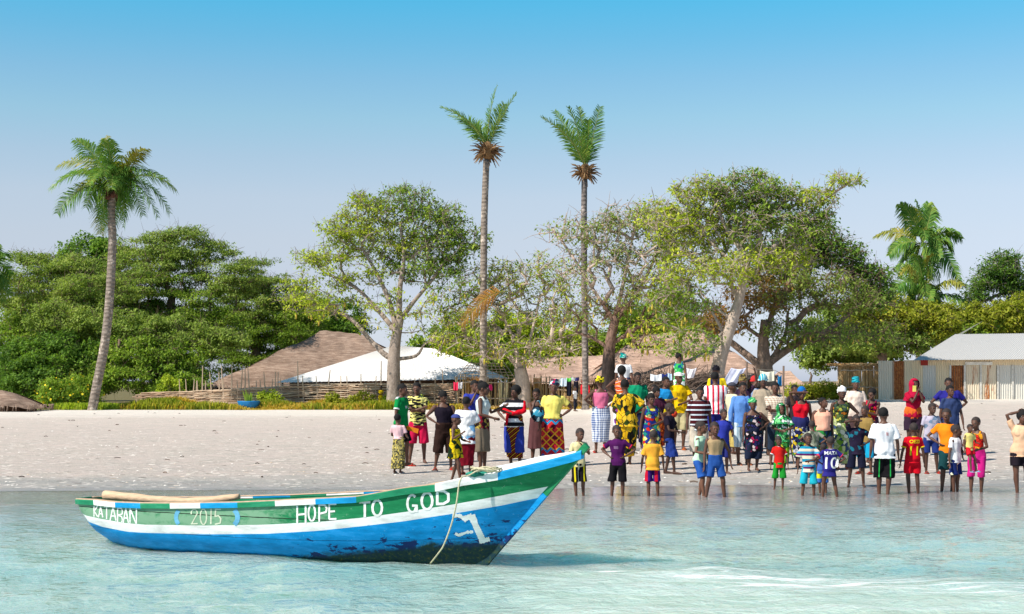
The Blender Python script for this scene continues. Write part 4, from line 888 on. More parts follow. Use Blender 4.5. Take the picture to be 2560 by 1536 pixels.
def palm_bark(name, c1, c2):
    M = NM(name, .9, .15); n = M.noise(M.coord((2, 2, 2.5)), 2, 6, .7, .4); w = M.n('TexWave', i_Vector=M.coord((.1, .1, 1)), i_Scale=1.5, i_Distortion=6, i_Detail=3, bands_direction='Z').outputs[1]; bl = M.noise(M.coord((1.2, 1.2, .8)), 2.2, 5, .7)
    c = M.ramp(M.mix(.08, n, w), [(.3, c1), (.7, c2)]); c = M.mix(M.n('MapRange', i_Value=bl, i_1=.55, i_2=.62).outputs[0], c, tuple(min(1, v * 1.5) for v in c2)); M.color(c); M.bump(M.mix(.5, n, w), .9, .05); return M.m
m_palmbark = palm_bark('palm_bark', (.13, .10, .08), (.36, .30, .25)); m_palmbark2 = palm_bark('dark_palm_bark', (.10, .085, .08), (.26, .22, .20))
palm('leaning palm with full drooping crown standing alone at left', [(228, 1030), (240, 975), (262, 860), (273, 760), (279, 660), (281, 590), (278, 530), (283, 480)], 74, .25, .19, (283, 462),
     [(200, 400, 125, 475), (190, 450, 142, 535), (220, 370, 142, 420), (230, 370, 190, 350), (262, 380, 200, 350), (272, 370, 262, 345), (275, 380, 268, 350), (330, 380, 365, 374), (330, 400, 345, 385), (380, 410, 440, 478), (370, 420, 425, 535), (350, 430, 395, 545), (330, 440, 358, 540), (240, 440, 215, 520), (225, 430, 170, 510), (235, 400, 150, 450), (310, 400, 400, 440), (262, 500, 250, 585), (285, 500, 282, 600), (300, 470, 330, 520)],
     51, lw=.045, L=1.0, nuts=22, extra=9, yellow=(2, 5, 7, 8, 14, 17), nl=52, skirt=5)
palm('second palm from the left, tallest, with stiff fronds over dead stubs', [(1208, 1015), (1208, 900), (1209, 700), (1211, 540), (1216, 400)], 75, .20, .17, (1218, 372),
     [(1195, 300, 1100, 268, -1), (1190, 310, 1128, 276, .5), (1195, 320, 1150, 300, 1), (1216, 300, 1243, 214, 0), (1245, 300, 1292, 234, -.5), (1238, 310, 1262, 260, .8), (1200, 300, 1120, 290, 1.5)], 52, lw=.045, L=.85, stubs=80, stub_r=.72, droop=.12, nl=50)
def dead_frond():
    root = [o for o in COL.objects if o.get('label', '').startswith('second palm')][0]; rnd = random.Random(8)
    A, B, C = [at(*p) - root.location for p in ((1262, 730, 74.6), (1215, 725, 74.2), (1150, 815, 73.8))]
    tag(frond('frond', A, B, C, .9, L_brown2, root, rnd, 46, .05, .45), 'dead orange frond caught on the trunk')
L_brown2 = leaf_mat('dead_orange_frond', [(.50, .25, .08), (.66, .36, .13)]); dead_frond()
def banana():
    c0 = at(1700, 930, 70); c0.z = gz(c0.x, c0.y); root = empty('banana_plant', c0, 0, 'bright green banana plant leaves left of the leaning pale trunk', 'plant'); rnd = random.Random(6)
    b = MB(); b.tube([(0, 0, 0), (.05, 0, 1.6), (.0, 0, 2.6)], [.14, .11, .08], 10); b.build('stem', [L_lime], root)
    for k in range(8):
        a = k * .8 + .3; h = Vector((math.cos(a), math.sin(a) * .6, 0)); P0 = Vector((0, 0, 2.5)); P1 = P0 + h * .6 + Vector((0, 0, 1.2)); P2 = P0 + h * 1.7 + Vector((0, 0, rnd.uniform(.2, .9))); b = MB(); pr = None
        for i in range(13):
            t = i / 12; p = P0 * (1 - t) ** 2 + P1 * 2 * t * (1 - t) + P2 * t * t; w = .28 * math.sin(math.pi * min(1, .08 + t * .92)) + .01; s_ = Vector((-h.y, h.x, 0)).normalized() * w; q = (p - s_ - Vector((0, 0, w * .3)), p, p + s_ - Vector((0, 0, w * .3)))
            if pr: b.quad(pr[0], pr[1], q[1], q[0]); b.quad(pr[1], pr[2], q[2], q[1])
            pr = q
        b.build('leaf', [L_lime], root)
banana()
palm('third palm from the left, tall and dark-trunked, tuft of upright fronds above dead stubs', [(1464, 1015), (1463, 900), (1461, 700), (1460, 560), (1461, 450)], 73, .17, .15, (1463, 425),
     [(1440, 340, 1352, 292, 0), (1430, 330, 1385, 278, 1), (1450, 320, 1420, 268, -1), (1465, 330, 1445, 268, 1), (1480, 350, 1500, 266, 0), (1475, 340, 1470, 300, -1), (1445, 350, 1380, 310, -1.5), (1470, 370, 1455, 330, .5)], 53, lw=.045, L=.75, stubs=70, stub_r=.62, bark=m_palmbark2, droop=.1, nl=50)
palm('coconut palm with upright blue-green fronds rising over the trees at right', [(2300, 1000), (2298, 850), (2302, 720), (2305, 640)], 96, .24, .18, (2305, 612),
     [(2250, 560, 2188, 592), (2250, 590, 2222, 640), (2275, 520, 2250, 510), (2290, 530, 2262, 516), (2300, 530, 2290, 503), (2315, 530, 2322, 508), (2325, 540, 2330, 520), (2360, 560, 2405, 598), (2370, 590, 2380, 625), (2370, 620, 2400, 705), (2350, 640, 2350, 710), (2330, 640, 2330, 700), (2270, 620, 2240, 680), (2280, 640, 2280, 720)], 54, L=1.0, lw=.075, nl=50, extra=5, yellow=(0, 3), droop=.5, group='coconut palms at right')
palm('shorter bushy coconut palm just below the taller one at right', [(2312, 1000), (2312, 900), (2312, 800), (2312, 755)], 90, .24, .2, (2312, 740),
     [(2260, 660, 2215, 760), (2280, 640, 2250, 690), (2300, 640, 2290, 640), (2320, 650, 2325, 640), (2380, 690, 2405, 715), (2380, 730, 2425, 770), (2370, 770, 2390, 810), (2340, 780, 2345, 830), (2270, 720, 2205, 725), (2270, 760, 2230, 790), (2290, 690, 2262, 660)], 55, L=1.0, lw=.075, nl=50, extra=6, yellow=(1, 3, 4, 7), droop=.5, group='coconut palms at right')
palm('greyish palm half cut off by the left edge', [(-22, 1010), (-20, 900), (-18, 760), (-18, 700)], 88, .22, .18, (-18, 690),
     [(0, 640, 30, 690), (-10, 620, 15, 640), (0, 670, 25, 740), (-30, 630, -60, 640), (-40, 680, -70, 740), (-5, 690, 10, 760), (-20, 630, -10, 610)], 56, L=.9, extra=6, group='tall palms standing over the beach')

# ---------------------------------------------------------------- weeds, shrubs
def weeds(name, px0, px1, d0, d1, n, h, mats, seed, label=None, kind='stuff', cat=None):
    rng = np.random.default_rng(seed); d = rng.uniform(d0, d1, n); px = rng.uniform(px0, px1, n); x = (px - 1280) / F * d
    dens = np.array([noise.noise(Vector((a * .35, b * .5, seed))) for a, b in zip(x, d)]); z = np.array([gz(a, b) for a, b in zip(x, d)])
    hh = h * np.clip(.55 + dens * 1.6, .12, 1.4) * rng.uniform(.4, 1.2, n); a = rng.uniform(0, 6.28, n); w = rng.uniform(.02, .06, n); ln = rng.normal(0, .25, (n, 2)) * hh[:, None]
    C = np.stack([x, d, z], 1); W = np.stack([np.cos(a) * w, np.sin(a) * w, 0 * a], 1); T = C + np.stack([ln[:, 0], ln[:, 1], hh], 1); M_ = C + np.stack([ln[:, 0] * .3, ln[:, 1] * .3, hh * .55], 1)
    V = np.stack([C - W, C + W, M_ + W, M_ - W, M_ - W, M_ + W, T + W * .2, T - W * .2], 1).reshape(-1, 3); Fs = np.arange(n * 8).reshape(-1, 4)
    mi = np.repeat(np.clip(((dens * 1.3 + .5 + rng.normal(0, .12, n)) * len(mats)).astype(int), 0, len(mats) - 1), 2)
    o = mkmesh(name, V, Fs, mats, None, mi); tag(o, label, cat, kind=kind); return o
L_or = leaf_mat('orange_dry_weeds', [(.46, .30, .05), (.66, .46, .08), (.44, .40, .07)])
weeds('weeds', 300, 1180, 74.5, 77.0, 30000, .40, [L_or, L_or, L_or, L_yel], 61)
weeds('weeds', 90, 560, 74.5, 76.4, 12000, .30, [L_yel, L_yel, L_lime], 62)
weeds('weeds', 1180, 1480, 75, 76.5, 5000, .3, [L_or, m_straw], 63)
weeds('dry_grass', 280, 1150, 77.2, 78.2, 14000, .42, [m_stick, m_straw, L_or], 64)
def shrub(name, label, px, py, w, h, d, mat, n, seed, flowers=None, size=.13):
    g = at(px, py, d); base = Vector((g.x, d, gz(g.x, d))); root = empty(name, base, 0, label, 'shrub'); rnd = random.Random(seed); b = MB(); P = []
    for k in range(max(10, int(n / 90))):
        a = rnd.uniform(0, 6.28); r = rnd.random() ** .5; t = Vector((math.cos(a) * r * w / 2, math.sin(a) * r * w * .35, h * rnd.uniform(.25, 1) * (1 - .4 * r * r))); b.tube([(0, 0, 0), t * .5 + Vector((0, 0, .05)), t], [.02, .013, .007], 4); P.append(tuple(t))
    b.build('stem', [B_brown], root); leaf_cloud('foliage', P, w * .13 + .12, n, size, [mat], root, seed, .8)
    if flowers: leaf_cloud('flowers', P, w * .14 + .15, n // 16, size * .8, [flowers], root, seed + 1, .8, asp=1)['kind'] = 'stuff'
m_flow = straw_mat('yellow_petals', [(.75, .55, .02), (.85, .65, .05)])
shrub('flowering_shrub', 'green shrub with yellow flowers left of the leaning palm foot', 150, 1028, 2.6, 1.6, 76, L_green, 5200, 71, m_flow)
shrub('flowering_shrub', 'green shrub with yellow flowers directly behind the leaning palm foot', 205, 1020, 2.2, 1.9, 77.5, L_green, 4600, 72, m_flow)
shrub('shrub', 'tall weedy shrub poking over the left end of the stick fence', 430, 1010, 1.6, 1.9, 79.6, L_lime, 2600, 73)
for k, (px, w, h) in enumerate([(640, 1.2, 1.0), (850, 1.5, .9), (905, 1.3, .9), (975, 1.4, .8), (1045, 1.2, .75), (680, .8, .5)]):
    shrub('shrub', ['small bright green shrub right of the blue basin', 'yellow-green shrub before the woven fence, left of the child in yellow', 'yellow-green shrub just behind the child in yellow', 'green shrub at the foot of the thick grey trunk', 'green shrub between the man in red shorts and the man in black', 'tiny rounded green shrub on the weedy strip'][k], px + (30 if k == 0 else 0), 1022, w, h, 77 - k * .1, L_yel if k in (1, 2) else L_lime, 1500, 80 + k)
for k, (px, w, h) in enumerate([(2010, 1.6, .75), (2062, 1.8, .9), (2084, 1.0, .7)]):
    shrub('shrub', ['yellow-green bush behind the woman in the red top', 'yellow-green bush left of the white headscarf', 'yellow-green bush at the foot of the golden straw wall'][k], px, 1010, w, h, 71.5, L_yel, 2600, 90 + k)
def basin():
    c = at(622, 1024, 75.2); c.z = gz(c.x, c.y); root = empty('planter', c, 0, 'blue plastic basin planted with spiky leaves on the edge of the sand', 'planter'); b = MB()
    rg = [(.50, 0), (.56, .30), (.60, .42), (.60, .46), (.55, .46), (.52, .32), (0.01, .30)]
    b.loft([[(r * math.cos(a * math.pi / 12), r * math.sin(a * math.pi / 12), z) for a in range(24)] for r, z in rg], 0); b.build('basin', [simple('blue_plastic', (.01, .17, .42), .5, .2, 4)], root, True)
    b = MB(); rnd = random.Random(3)
    for k in range(16):
        a = rnd.uniform(0, 6.28); l = rnd.uniform(.4, .85); v = Vector((math.cos(a) * .35, math.sin(a) * .35, 1)) * l; s = Vector((-math.sin(a), math.cos(a), 0)) * .05; p = Vector((math.cos(a) * .15, math.sin(a) * .15, .3)); b.add([p - s, p + s, p + v * .6 + s, p + v * .6 - s, p + v], [(0, 1, 2, 3), (3, 2, 4)])
    b.build('plant', [L_green], root)
basin()
# ---------------------------------------------------------------- people
def remeshed(mb, name, mats, parent, vox, wrinkle=0.0, smooth=2, seed=0):
    """fuse the overlapping shapes of mb into one continuous skin"""
    me = bpy.data.meshes.new('tmp'); me.from_pydata([tuple(v) for v in mb.V], [], mb.F); me.update()
    o = bpy.data.objects.new('tmp', me); COL.objects.link(o)
    m = o.modifiers.new('r', 'REMESH'); m.mode = 'VOXEL'; m.voxel_size = vox; m.adaptivity = 0
    if smooth: s = o.modifiers.new('s', 'SMOOTH'); s.iterations = smooth; s.factor = .5
    dg = bpy.context.evaluated_depsgraph_get(); ev = o.evaluated_get(dg)
    nm = bpy.data.meshes.new_from_object(ev, depsgraph=dg); bpy.data.objects.remove(o); bpy.data.meshes.remove(me)
    nm.name = name; n = len(nm.vertices)
    if wrinkle and n:
        co = np.empty(n * 3, np.float32); nm.vertices.foreach_get('co', co); co = co.reshape(-1, 3)
        no = np.empty(n * 3, np.float32); nm.vertices.foreach_get('normal', no); no = no.reshape(-1, 3)
        rng = np.random.default_rng(seed); h = np.zeros(n)
        for k in range(9):
            w = rng.normal(0, 1, 3) * np.array([26, 26, 12]) * rng.uniform(.5, 1.6); h += np.sin(co @ w + rng.uniform(0, 6) + 1.5 * np.sin(co @ rng.normal(0, 9, 3)))
        co = co + no * (h / 9 * wrinkle * 4.5)[:, None]; nm.vertices.foreach_set('co', co.astype(np.float32).ravel())
    nm.polygons.foreach_set('use_smooth', np.ones(len(nm.polygons), dtype=bool)); nm.update()
    nm.materials.clear()
    for m_ in (mats if isinstance(mats, (list, tuple)) else [mats]): nm.materials.append(m_)
    ob = bpy.data.objects.new(name, nm); COL.objects.link(ob); ob.parent = parent
    return ob
_sk = {}
def skin(c):
    if c not in _sk:
        M = NM('skin', .5, .3); n = M.noise(M.coord(), 9, 4); M.color(M.ramp(n, [(.3, tuple(v * .85 for v in c)), (.7, tuple(v * 1.15 for v in c))])); _sk[c] = M.m
    return _sk[c]
SKN = [(.145, .066, .041), (.115, .053, .034), (.17, .078, .048), (.08, .039, .026), (.19, .086, .055)]
m_hair = simple('black_hair', (.010, .009, .009), .85, .3, 60, .4); m_crop = simple('cropped_hair', (.038, .028, .026), .8, .35, 40, .3); m_eye = simple('eye_white', (.5, .45, .4), .4, .05); m_lip = simple('lips', (.16, .05, .04), .5, .1)
# cloth materials ---------------------------------------------------------
_cl = {}
def plain(c, var=.18):
    key = ('p', c)
    if key not in _cl:
        M = NM('cloth', .85, .1); co = M.coord(); n = M.noise(co, 5, 5, .6); f = M.noise(M.coord((1, 1, .45)), 12, 3)
        M.color(M.ramp(n, [(.3, tuple(v * (1 - var) for v in c)), (.7, tuple(min(.92, v * (1 + var)) for v in c))])); M.bump(f, .35, .02); _cl[key] = M.m
    return _cl[key]
def stripes(cols, period, axis='z', phase=0.0, wob=0.0, name='striped_cloth', rot=0.0):
    M = NM(name, .85, .1); co = M.coord(rot=(0, rot, 0)); x, y, z = M.sep(co); v = {'z': z, 'x': x}[axis]
    if wob: v = M.math('ADD', v, M.math('MULTIPLY', M.noise(M.coord(), 7, 3), wob))
    f = M.math('FRACT', M.math('ADD', M.math('DIVIDE', v, period), 10 + phase)); n = len(cols); tot = sum(w for _, w in cols); acc = 0; st = []
    for c, w in cols: st.append((acc / tot, c)); acc += w
    M.color(M.ramp(f, st, 'CONSTANT')); M.bump(M.noise(M.coord((1, 1, .45)), 12, 3), .3, .02); return M.m
def wax(cols, sc=9, edge=None, ew=.05, sx=1.0, sz=1.0, name='wax_print_cloth', dist=.3):
    """bold printed cotton: cells of colour, optional dark outlines"""
    M = NM(name, .85, .1); co = M.coord((sx, sx, sz)); co = M.n('MixRGB', blend_type='ADD', i_0=dist * .25, i_1=co, i_2=M.n('TexNoise', i_Vector=co, i_Scale=4.0).outputs[1]).outputs[0]
    v = M.n('TexVoronoi', i_Vector=co, i_Scale=sc); c0 = M.sep(v.outputs['Color'])[0]
    c = M.ramp(c0, [(.08 + .86 * i / len(cols), k) for i, k in enumerate(cols)], 'CONSTANT')
    if edge is not None:
        e_ = M.n('TexVoronoi', feature='DISTANCE_TO_EDGE', i_Vector=co, i_Scale=sc); c = M.mix(M.math('LESS_THAN', e_.outputs['Distance'], ew), c, edge)
    M.color(c); M.bump(M.noise(M.coord((1, 1, .45)), 12, 3), .3, .02); return M.m
def checks(a, b, period, name='checked_cloth'):
    M = NM(name, .85, .1); x, y, z = M.sep(M.coord()); p = M.math('ADD', x, M.math('MULTIPLY', y, .9)); f1 = M.math('LESS_THAN', M.math('FRACT', M.math('ADD', M.math('DIVIDE', p, period), 20)), .45); f2 = M.math('LESS_THAN', M.math('FRACT', M.math('ADD', M.math('DIVIDE', z, period), 20)), .45)
    M.color(M.mix(M.math('MULTIPLY', M.math('ADD', f1, f2), .5), a, b)); M.bump(M.noise(M.coord((1, 1, .45)), 12, 3), .3, .02); return M.m
def zigzag(ground, lines, name='zigzag_cloth'):
    M = NM(name, .85, .1); x, y, z = M.sep(M.coord()); c = ground if not isinstance(ground, tuple) else None
    n = M.n('TexVoronoi', i_Vector=M.coord((1, 1, 1)), i_Scale=11.0); base = M.ramp(M.sep(n.outputs['Color'])[0], [(0, (.42, .012, .03)), (.5, (.62, .03, .03)), (.8, (.10, .005, .02))], 'CONSTANT')
    tri = M.math('MULTIPLY', M.math('PINGPONG', M.math('ADD', x, 10), .085), 1.0)
    for zz, w, col in lines:
        d_ = M.math('ABSOLUTE', M.math('SUBTRACT', M.math('SUBTRACT', z, tri), zz)); base = M.mix(M.math('LESS_THAN', d_, w), base, col)
    a = M.math('FRACT', M.math('ADD', M.math('DIVIDE', M.math('ADD', x, z), .17), 10)); b = M.math('FRACT', M.math('ADD', M.math('DIVIDE', M.math('SUBTRACT', x, z), .17), 10)); m_ = M.math('MAXIMUM', M.math('LESS_THAN', a, .18), M.math('LESS_THAN', b, .18)); m_ = M.math('MULTIPLY', m_, M.math('MULTIPLY', M.math('GREATER_THAN', z, .36), M.math('LESS_THAN', z, .80)))
    base = M.mix(m_, base, (.75, .38, .02)); M.color(base); return M.m

def capsule(b, p, q, r0, r1, n=10, flat0=False, flat1=False, k=3, sq=1.0):
    """tapered limb; rounded or flat ends"""
    p, q = Vector(p), Vector(q); d = (q - p).normalized(); P = []; Rr = []
    if not flat0:
        for i in range(3): a = (i + .4) / 3 * math.pi / 2; P.append(p - d * r0 * math.cos(a)); Rr.append(r0 * math.sin(a))
    for i in range(k + 1): P.append(p + (q - p) * i / k); Rr.append(r0 + (r1 - r0) * i / k)
    if not flat1:
        for i in (2, 1, 0): a = (i + .4) / 3 * math.pi / 2; P.append(q + d * r1 * math.cos(a)); Rr.append(r1 * math.sin(a))
    b.tube(P, Rr, n, 0, True, sq)
def bone(b, pts, rad, n=10, sq=1.0):
    """smooth limb through several joints"""
    P = [Vector(p) for p in pts]; d0 = (P[1] - P[0]).normalized(); d1 = (P[-1] - P[-2]).normalized()
    P = [P[0] - d0 * rad[0] * .8] + P + [P[-1] + d1 * rad[-1] * .8]; rad = [rad[0] * .35] + list(rad) + [rad[-1] * .35]
    b.tube(P, rad, n, 0, True, sq)
def ik(s, h, l1, l2, pole):
    s, h, pole = Vector(s), Vector(h), Vector(pole); d = h - s; L = d.length; mx = (l1 + l2) * .995
    if L > mx: h = s + d.normalized() * mx; d = h - s; L = mx
    a = (l1 * l1 - l2 * l2 + L * L) / (2 * L); r = math.sqrt(max(0, l1 * l1 - a * a)); u = d.normalized(); pp = pole - u * pole.dot(u)
    pp = pp.normalized() if pp.length > 1e-5 else Vector((0, 0, -1)); return s + u * a + pp * r, h
# arm poses: hand target (x outward, y forward, z) and elbow pole, in body heights
ARM = {'down': ((.155, .02, .465), (.4, -.5, 0)), 'out': ((.20, .02, .49), (.6, -.4, 0)), 'fwd': ((.09, .17, .60), (.5, -.2, -1)), 'hip': ((.115, .035, .60), (1, -.45, .1)), 'hip2': ((.10, -.05, .62), (1, -.5, 0)), 'cross': ((-.055, .125, .685), (.45, .1, -1)), 'crossL': ((-.075, .105, .665), (.45, .1, -1)),
       'mouth': ((.015, .115, .845), (.5, .1, -1)), 'brow': ((.015, .095, .935), (1, .1, .1)), 'browhi': ((.01, .07, .955), (1, .0, .3)), 'head': ((.03, .02, .995), (1, 0, .5)), 'up': ((.16, .05, 1.08), (1, 0, 0)), 'belly': ((.02, .115, .60), (.9, 0, -.4)), 'back': ((.01, -.085, .60), (.9, -.2, 0)), 'carry': ((.05, .16, .62), (.8, -.1, -.8)), 'point': ((.20, .18, .72), (.3, -.2, -1)), 'chest': ((.01, .11, .76), (.7, .1, -.8)), 'behindhead': ((.03, -.05, .93), (1, .1, .4))}
PEOPLE = 0
def text_mesh(s, size, mat, parent, bvh, x, z, back, name='printed_text', space=1.0):
    cu = bpy.data.curves.new('t', 'FONT'); cu.body = s; cu.size = size; cu.align_x = 'CENTER'; cu.space_character = space; cu.offset = .002
    to = bpy.data.objects.new('t', cu); COL.objects.link(to); dg = bpy.context.evaluated_depsgraph_get(); me = bpy.data.meshes.new_from_object(to.evaluated_get(dg)); bpy.data.objects.remove(to)
    bm = bmesh.new(); bm.from_mesh(me); bmesh.ops.subdivide_edges(bm, edges=[e for e in bm.edges if e.calc_length() > .03], cuts=2); bmesh.ops.triangulate(bm, faces=bm.faces)
    for v in bm.verts:
        px, pz = x + (v.co.x if not back else -v.co.x), z + v.co.y; o = Vector((px, 1 if back else -1, pz)); h = bvh.ray_cast(o, Vector((0, -1 if back else 1, 0)))
        y = h[0].y if h[0] else (.1 if back else -.1); v.co = Vector((px, y + (.004 if back else -.004), pz))
    bm.to_mesh(me); bm.free(); me.materials.clear(); me.materials.append(mat); me.name = name; o = bpy.data.objects.new(name, me); COL.objects.link(o); o.parent = parent; return o
def person(label, x, hy, fy, yaw=0, arms=('down', 'down'), top=None, bottom=None, head='hair', foot=None, sk=1, build=1.0, stance=.055, step=(0, 0), turn=0, d=None, extra=None, kid=None, wrap=0.0, cat=None, female=False, group=None, armt=None, tilt=0.0, zlift=0.0, text=None, lean=0.0, cuff=None, collar=None, stripe=None, cardigan=None):
    """x: photo column of the head/feet centre, hy: photo row of the head top, fy: photo row of the feet (d gives distance instead)"""
    global PEOPLE; PEOPLE += 1; seed = PEOPLE; rnd = random.Random(seed * 7 + 1)
    if d is None:
        yaw += rnd.uniform(-7, 7); turn += rnd.uniform(-8, 8); tilt += rnd.uniform(-.08, .10); d = ground_d(x, fy)
        w = HC * F / (fy - HY)
        if gz((x - 1280) / F * w, w) < 0: d = w
    X = (x - 1280) / F * d; zg_ = gz(X, d) + zlift; H = HC - (hy - HY) / F * d - zg_ - wrap; H = max(.7, min(1.95, H))
    if kid is None: kid = sstep(1.55 - H, 0, .4)
    cat = cat or ('child' if kid > .45 else 'woman' if female else 'man')
    root = empty('person', (X, d, zg_), R(yaw), label, 'person', group)
    S = skin(SKN[sk]); hs = 1 + .17 * kid        # children: larger heads
    hh = .147 * hs * H; vox = max(.0085, min(.011, H * .0062)); b = MB(); g = build * (1 - .13 * kid)
    zc = H - hh / 2; neck = H - hh * .98; sh = neck - .045 * H; ln = Vector((0, -lean * H, 0))
    shw = (.101 if not female else .095) * g ** .5 * H; hipw = (.052 if not female else .058) * H
    # legs
    legs = []
    for i, s in enumerate((-1, 1)):
        hp = Vector((s * hipw, 0, .50 * H)); st = step[i] * H; an = Vector((s * stance * H + (.0), -st, .045 * H)); kn = (hp + an) / 2 + Vector((s * .004 * H, -.018 * H - abs(st) * .2, .01 * H)); kn.z = .275 * H; legs.append((hp, kn, an))
        bone(b, [hp, hp.lerp(kn, .35), hp.lerp(kn, .8), kn, kn.lerp(an, .28) + Vector((0, .010 * H, 0)), kn.lerp(an, .7), an], [r * H for r in (.050 * g, .047 * g, .035 * g, .030, .032 * g, .022, .019)])
        bone(b, [an + Vector((0, .018 * H, -.020 * H)), an + Vector((s * .006 * H, -.04 * H, -.026 * H)), an + Vector((s * .014 * H, -.095 * H, -.033 * H))], [.022 * H, .021 * H, .015 * H], 10, .85)
        for k in range(3): t = an + Vector((s * (.014 + (k - 1) * .011) * H, -.105 * H, -.035 * H)); b.ball(t, (.008 * H, .014 * H, .008 * H), 6, 5)
    # torso
    def ring(z, w, dp, cy=0.0, n=18, cx=0.0): return [(cx + w * H * math.cos(2 * math.pi * k / n), cy * H + ln.y * max(0, (z - .5)) * 2 + dp * H * math.sin(2 * math.pi * k / n), z * H) for k in range(n)]
    shz = sh / H; nz = neck / H
    ch = .112 if not female else .100; wa = .083 if not female else .074; hi = .094 if not female else .104; bel = .012 * max(0, g - 1) * 6
    prof = [(.455, .050, .045, 0), (.48, .082 * g, .058 * g, 0), (.525, hi * g, .066 * g, .004), (.58, (hi + wa) / 2 * g, .060 * g + bel, -.002), (.625, wa * g, .055 * g + bel, -.004), (.69, (wa + ch) / 2 * g, .060 * g + bel * .5, -.002), (.75, ch * g ** .6, .064 * g, 0), (shz - .015, .093 * g ** .5, .056, .004), (shz + .012, .070, .044, .006), (nz - .005, .036, .036, .006)]
    b.loft([ring(z, w, dp, cy) for z, w, dp, cy in prof])
    if female and kid < .4:
        for s in (-1, 1): b.ball((s * .044 * H, -.038 * H + ln.y * .5, .735 * H), (.034 * H, .026 * H, .036 * H), 10, 7)
    L2 = ln
    # neck and head
    HC_ = Vector((0, -.012 * H, zc)) + L2 * 1.0; rt = Matrix.Rotation(R(turn), 4, 'Z') @ Matrix.Rotation(tilt, 4, 'X')
    capsule(b, (0, .008 * H + L2.y * .8, sh), (0, .002 * H + L2.y, zc - hh * .2), .032 * H, .028 * H * hs, 10)
    def hp_(x_, y_, z_): return HC_ + rt @ Vector((x_ * hh, y_ * hh, z_ * hh))
    b.ball(hp_(0, .05, .10), (.335 * hh, .415 * hh, .40 * hh), 14, 10, 0, rt); b.ball(hp_(0, -.10, -.14), (.27 * hh, .30 * hh, .345 * hh), 12, 9, 0, rt); b.ball(hp_(0, -.25, -.385), (.13 * hh, .12 * hh, .10 * hh), 8, 6, 0, rt)
    b.ball(hp_(0, -.44, -.10), (.065 * hh, .10 * hh, .07 * hh), 8, 6, 0, rt); b.ball(hp_(0, -.39, -.25), (.12 * hh, .07 * hh, .05 * hh), 8, 6, 0, rt); b.ball(hp_(0, -.35, .06), (.24 * hh, .06 * hh, .045 * hh), 8, 6, 0, rt)
    for s in (-1, 1): b.ball(hp_(s * .345, .06, -.02), (.035 * hh, .075 * hh, .12 * hh), 8, 6, 0, rt)
    # arms and hands
    am = list(arms)
    if abs(yaw) > 90: am = am[::-1]
    joints = []
    for i, s in enumerate((-1, 1)):
        key = am[i]; tg, pole = ARM[key] if isinstance(key, str) else key
        hand = Vector((s * tg[0] * H, -tg[1] * H + (ln.y if tg[2] > .7 else 0), tg[2] * H * (1 + (.0 if tg[2] < .8 else 0)))); s0 = Vector((s * shw, ln.y * .8, sh - .012 * H)); l1, l2 = .172 * H, .150 * H
        if tg[2] > .8: hand.z = zc + (tg[2] - .933) * H
        el, hand = ik(s0, hand, l1, l2, (s * pole[0], -pole[1], pole[2])); joints.append((s0, el, hand))
        bone(b, [s0, s0.lerp(el, .5), el, el.lerp(hand, .35), hand], [r * H for r in (.030 * g, .025 * g, .019, .0195, .0125)])
        u = (hand - el).normalized(); v = Vector((-s, 0, 0)) if abs(u.x) < .8 else Vector((0, -1, 0)); v = (v - u * v.dot(u)).normalized(); w_ = u.cross(v)      # v: palm normal, w_: across the palm
        if u.z < -.6: w_ = Vector((0, -1, 0)); w_ = (w_ - u * w_.dot(u)).normalized(); v = w_.cross(u) * s
        pc = hand + u * .026 * H; b.ball(pc, Vector((.011, .011, .011)) * H, 8, 6); hl = .1 * H * .5
        bone(b, [hand, hand + u * .045 * H], [.013 * H, .017 * H], 8, .6)
        for f in range(4):
            o = hand + u * .046 * H + w_ * (f - 1.5) * .0085 * H; ln_ = (.030, .036, .033, .025)[f] * H; c1 = o + u * ln_ * .55 + v * .004 * H; c2 = c1 + (u * .8 + v * .6).normalized() * ln_ * .5; bone(b, [o, c1, c2], [max(.0062, .0052 * H)] * 3, 6)
        o = hand + u * .015 * H - w_ * .012 * H; bone(b, [o, o + (u * .6 - w_ * .75) .normalized() * .022 * H, o + (u * .85 - w_ * .5 + v * .3).normalized() * .042 * H], [max(.007, .006 * H), max(.0065, .0055 * H), max(.006, .005 * H)], 6)
    body = remeshed(b, 'body', [S, m_eye, m_lip], root, vox, 0, 2)
    f = MB()
    for s in (-1, 1): f.ball(hp_(s * .135, -.345, .015), (.05 * hh, .03 * hh, .026 * hh), 8, 5, 0, rt); f.ball(hp_(s * .135, -.372, .012), (.024 * hh, .012 * hh, .024 * hh), 6, 5, 1, rt)
    f.build('eyes', [m_eye, m_hair], root, True)
    mo = MB(); mo.ball(hp_(0, -.45, -.255), (.10 * hh, .02 * hh, .03 * hh), 8, 5, 0, rt); mo.build('mouth', [m_lip], root, True)
    # ------------------------------------------------ clothes
    def garment(nm, fn, mat, wr=.004, lab=None):
        m = MB(); fn(m); o = remeshed(m, nm, mat, root, vox * 1.1, wr, 1, seed); 
        if lab: o['label'] = lab
        return o
    def torso_shell(m, z0, off, z1=None, flare=0.0):
        z1 = z1 or shz + .02; P = [p for p in prof if z0 < p[0] < z1 and p[0] > .47]
        def at_z(z):
            for (a, b_) in zip(prof, prof[1:]):
                if a[0] <= z <= b_[0]: k = (z - a[0]) / (b_[0] - a[0]); return tuple(a[j] + (b_[j] - a[j]) * k for j in range(4))
            return prof[1]
        z0c = max(z0, .475); L = []
        if z0 < .475: q = at_z(.525); L = [(z0, q[1] + flare, q[2] + flare * .8, q[3])]
        L += [at_z(z0c)] if z0 >= .475 else []
        L += P + [at_z(min(z1, prof[-1][0]))]
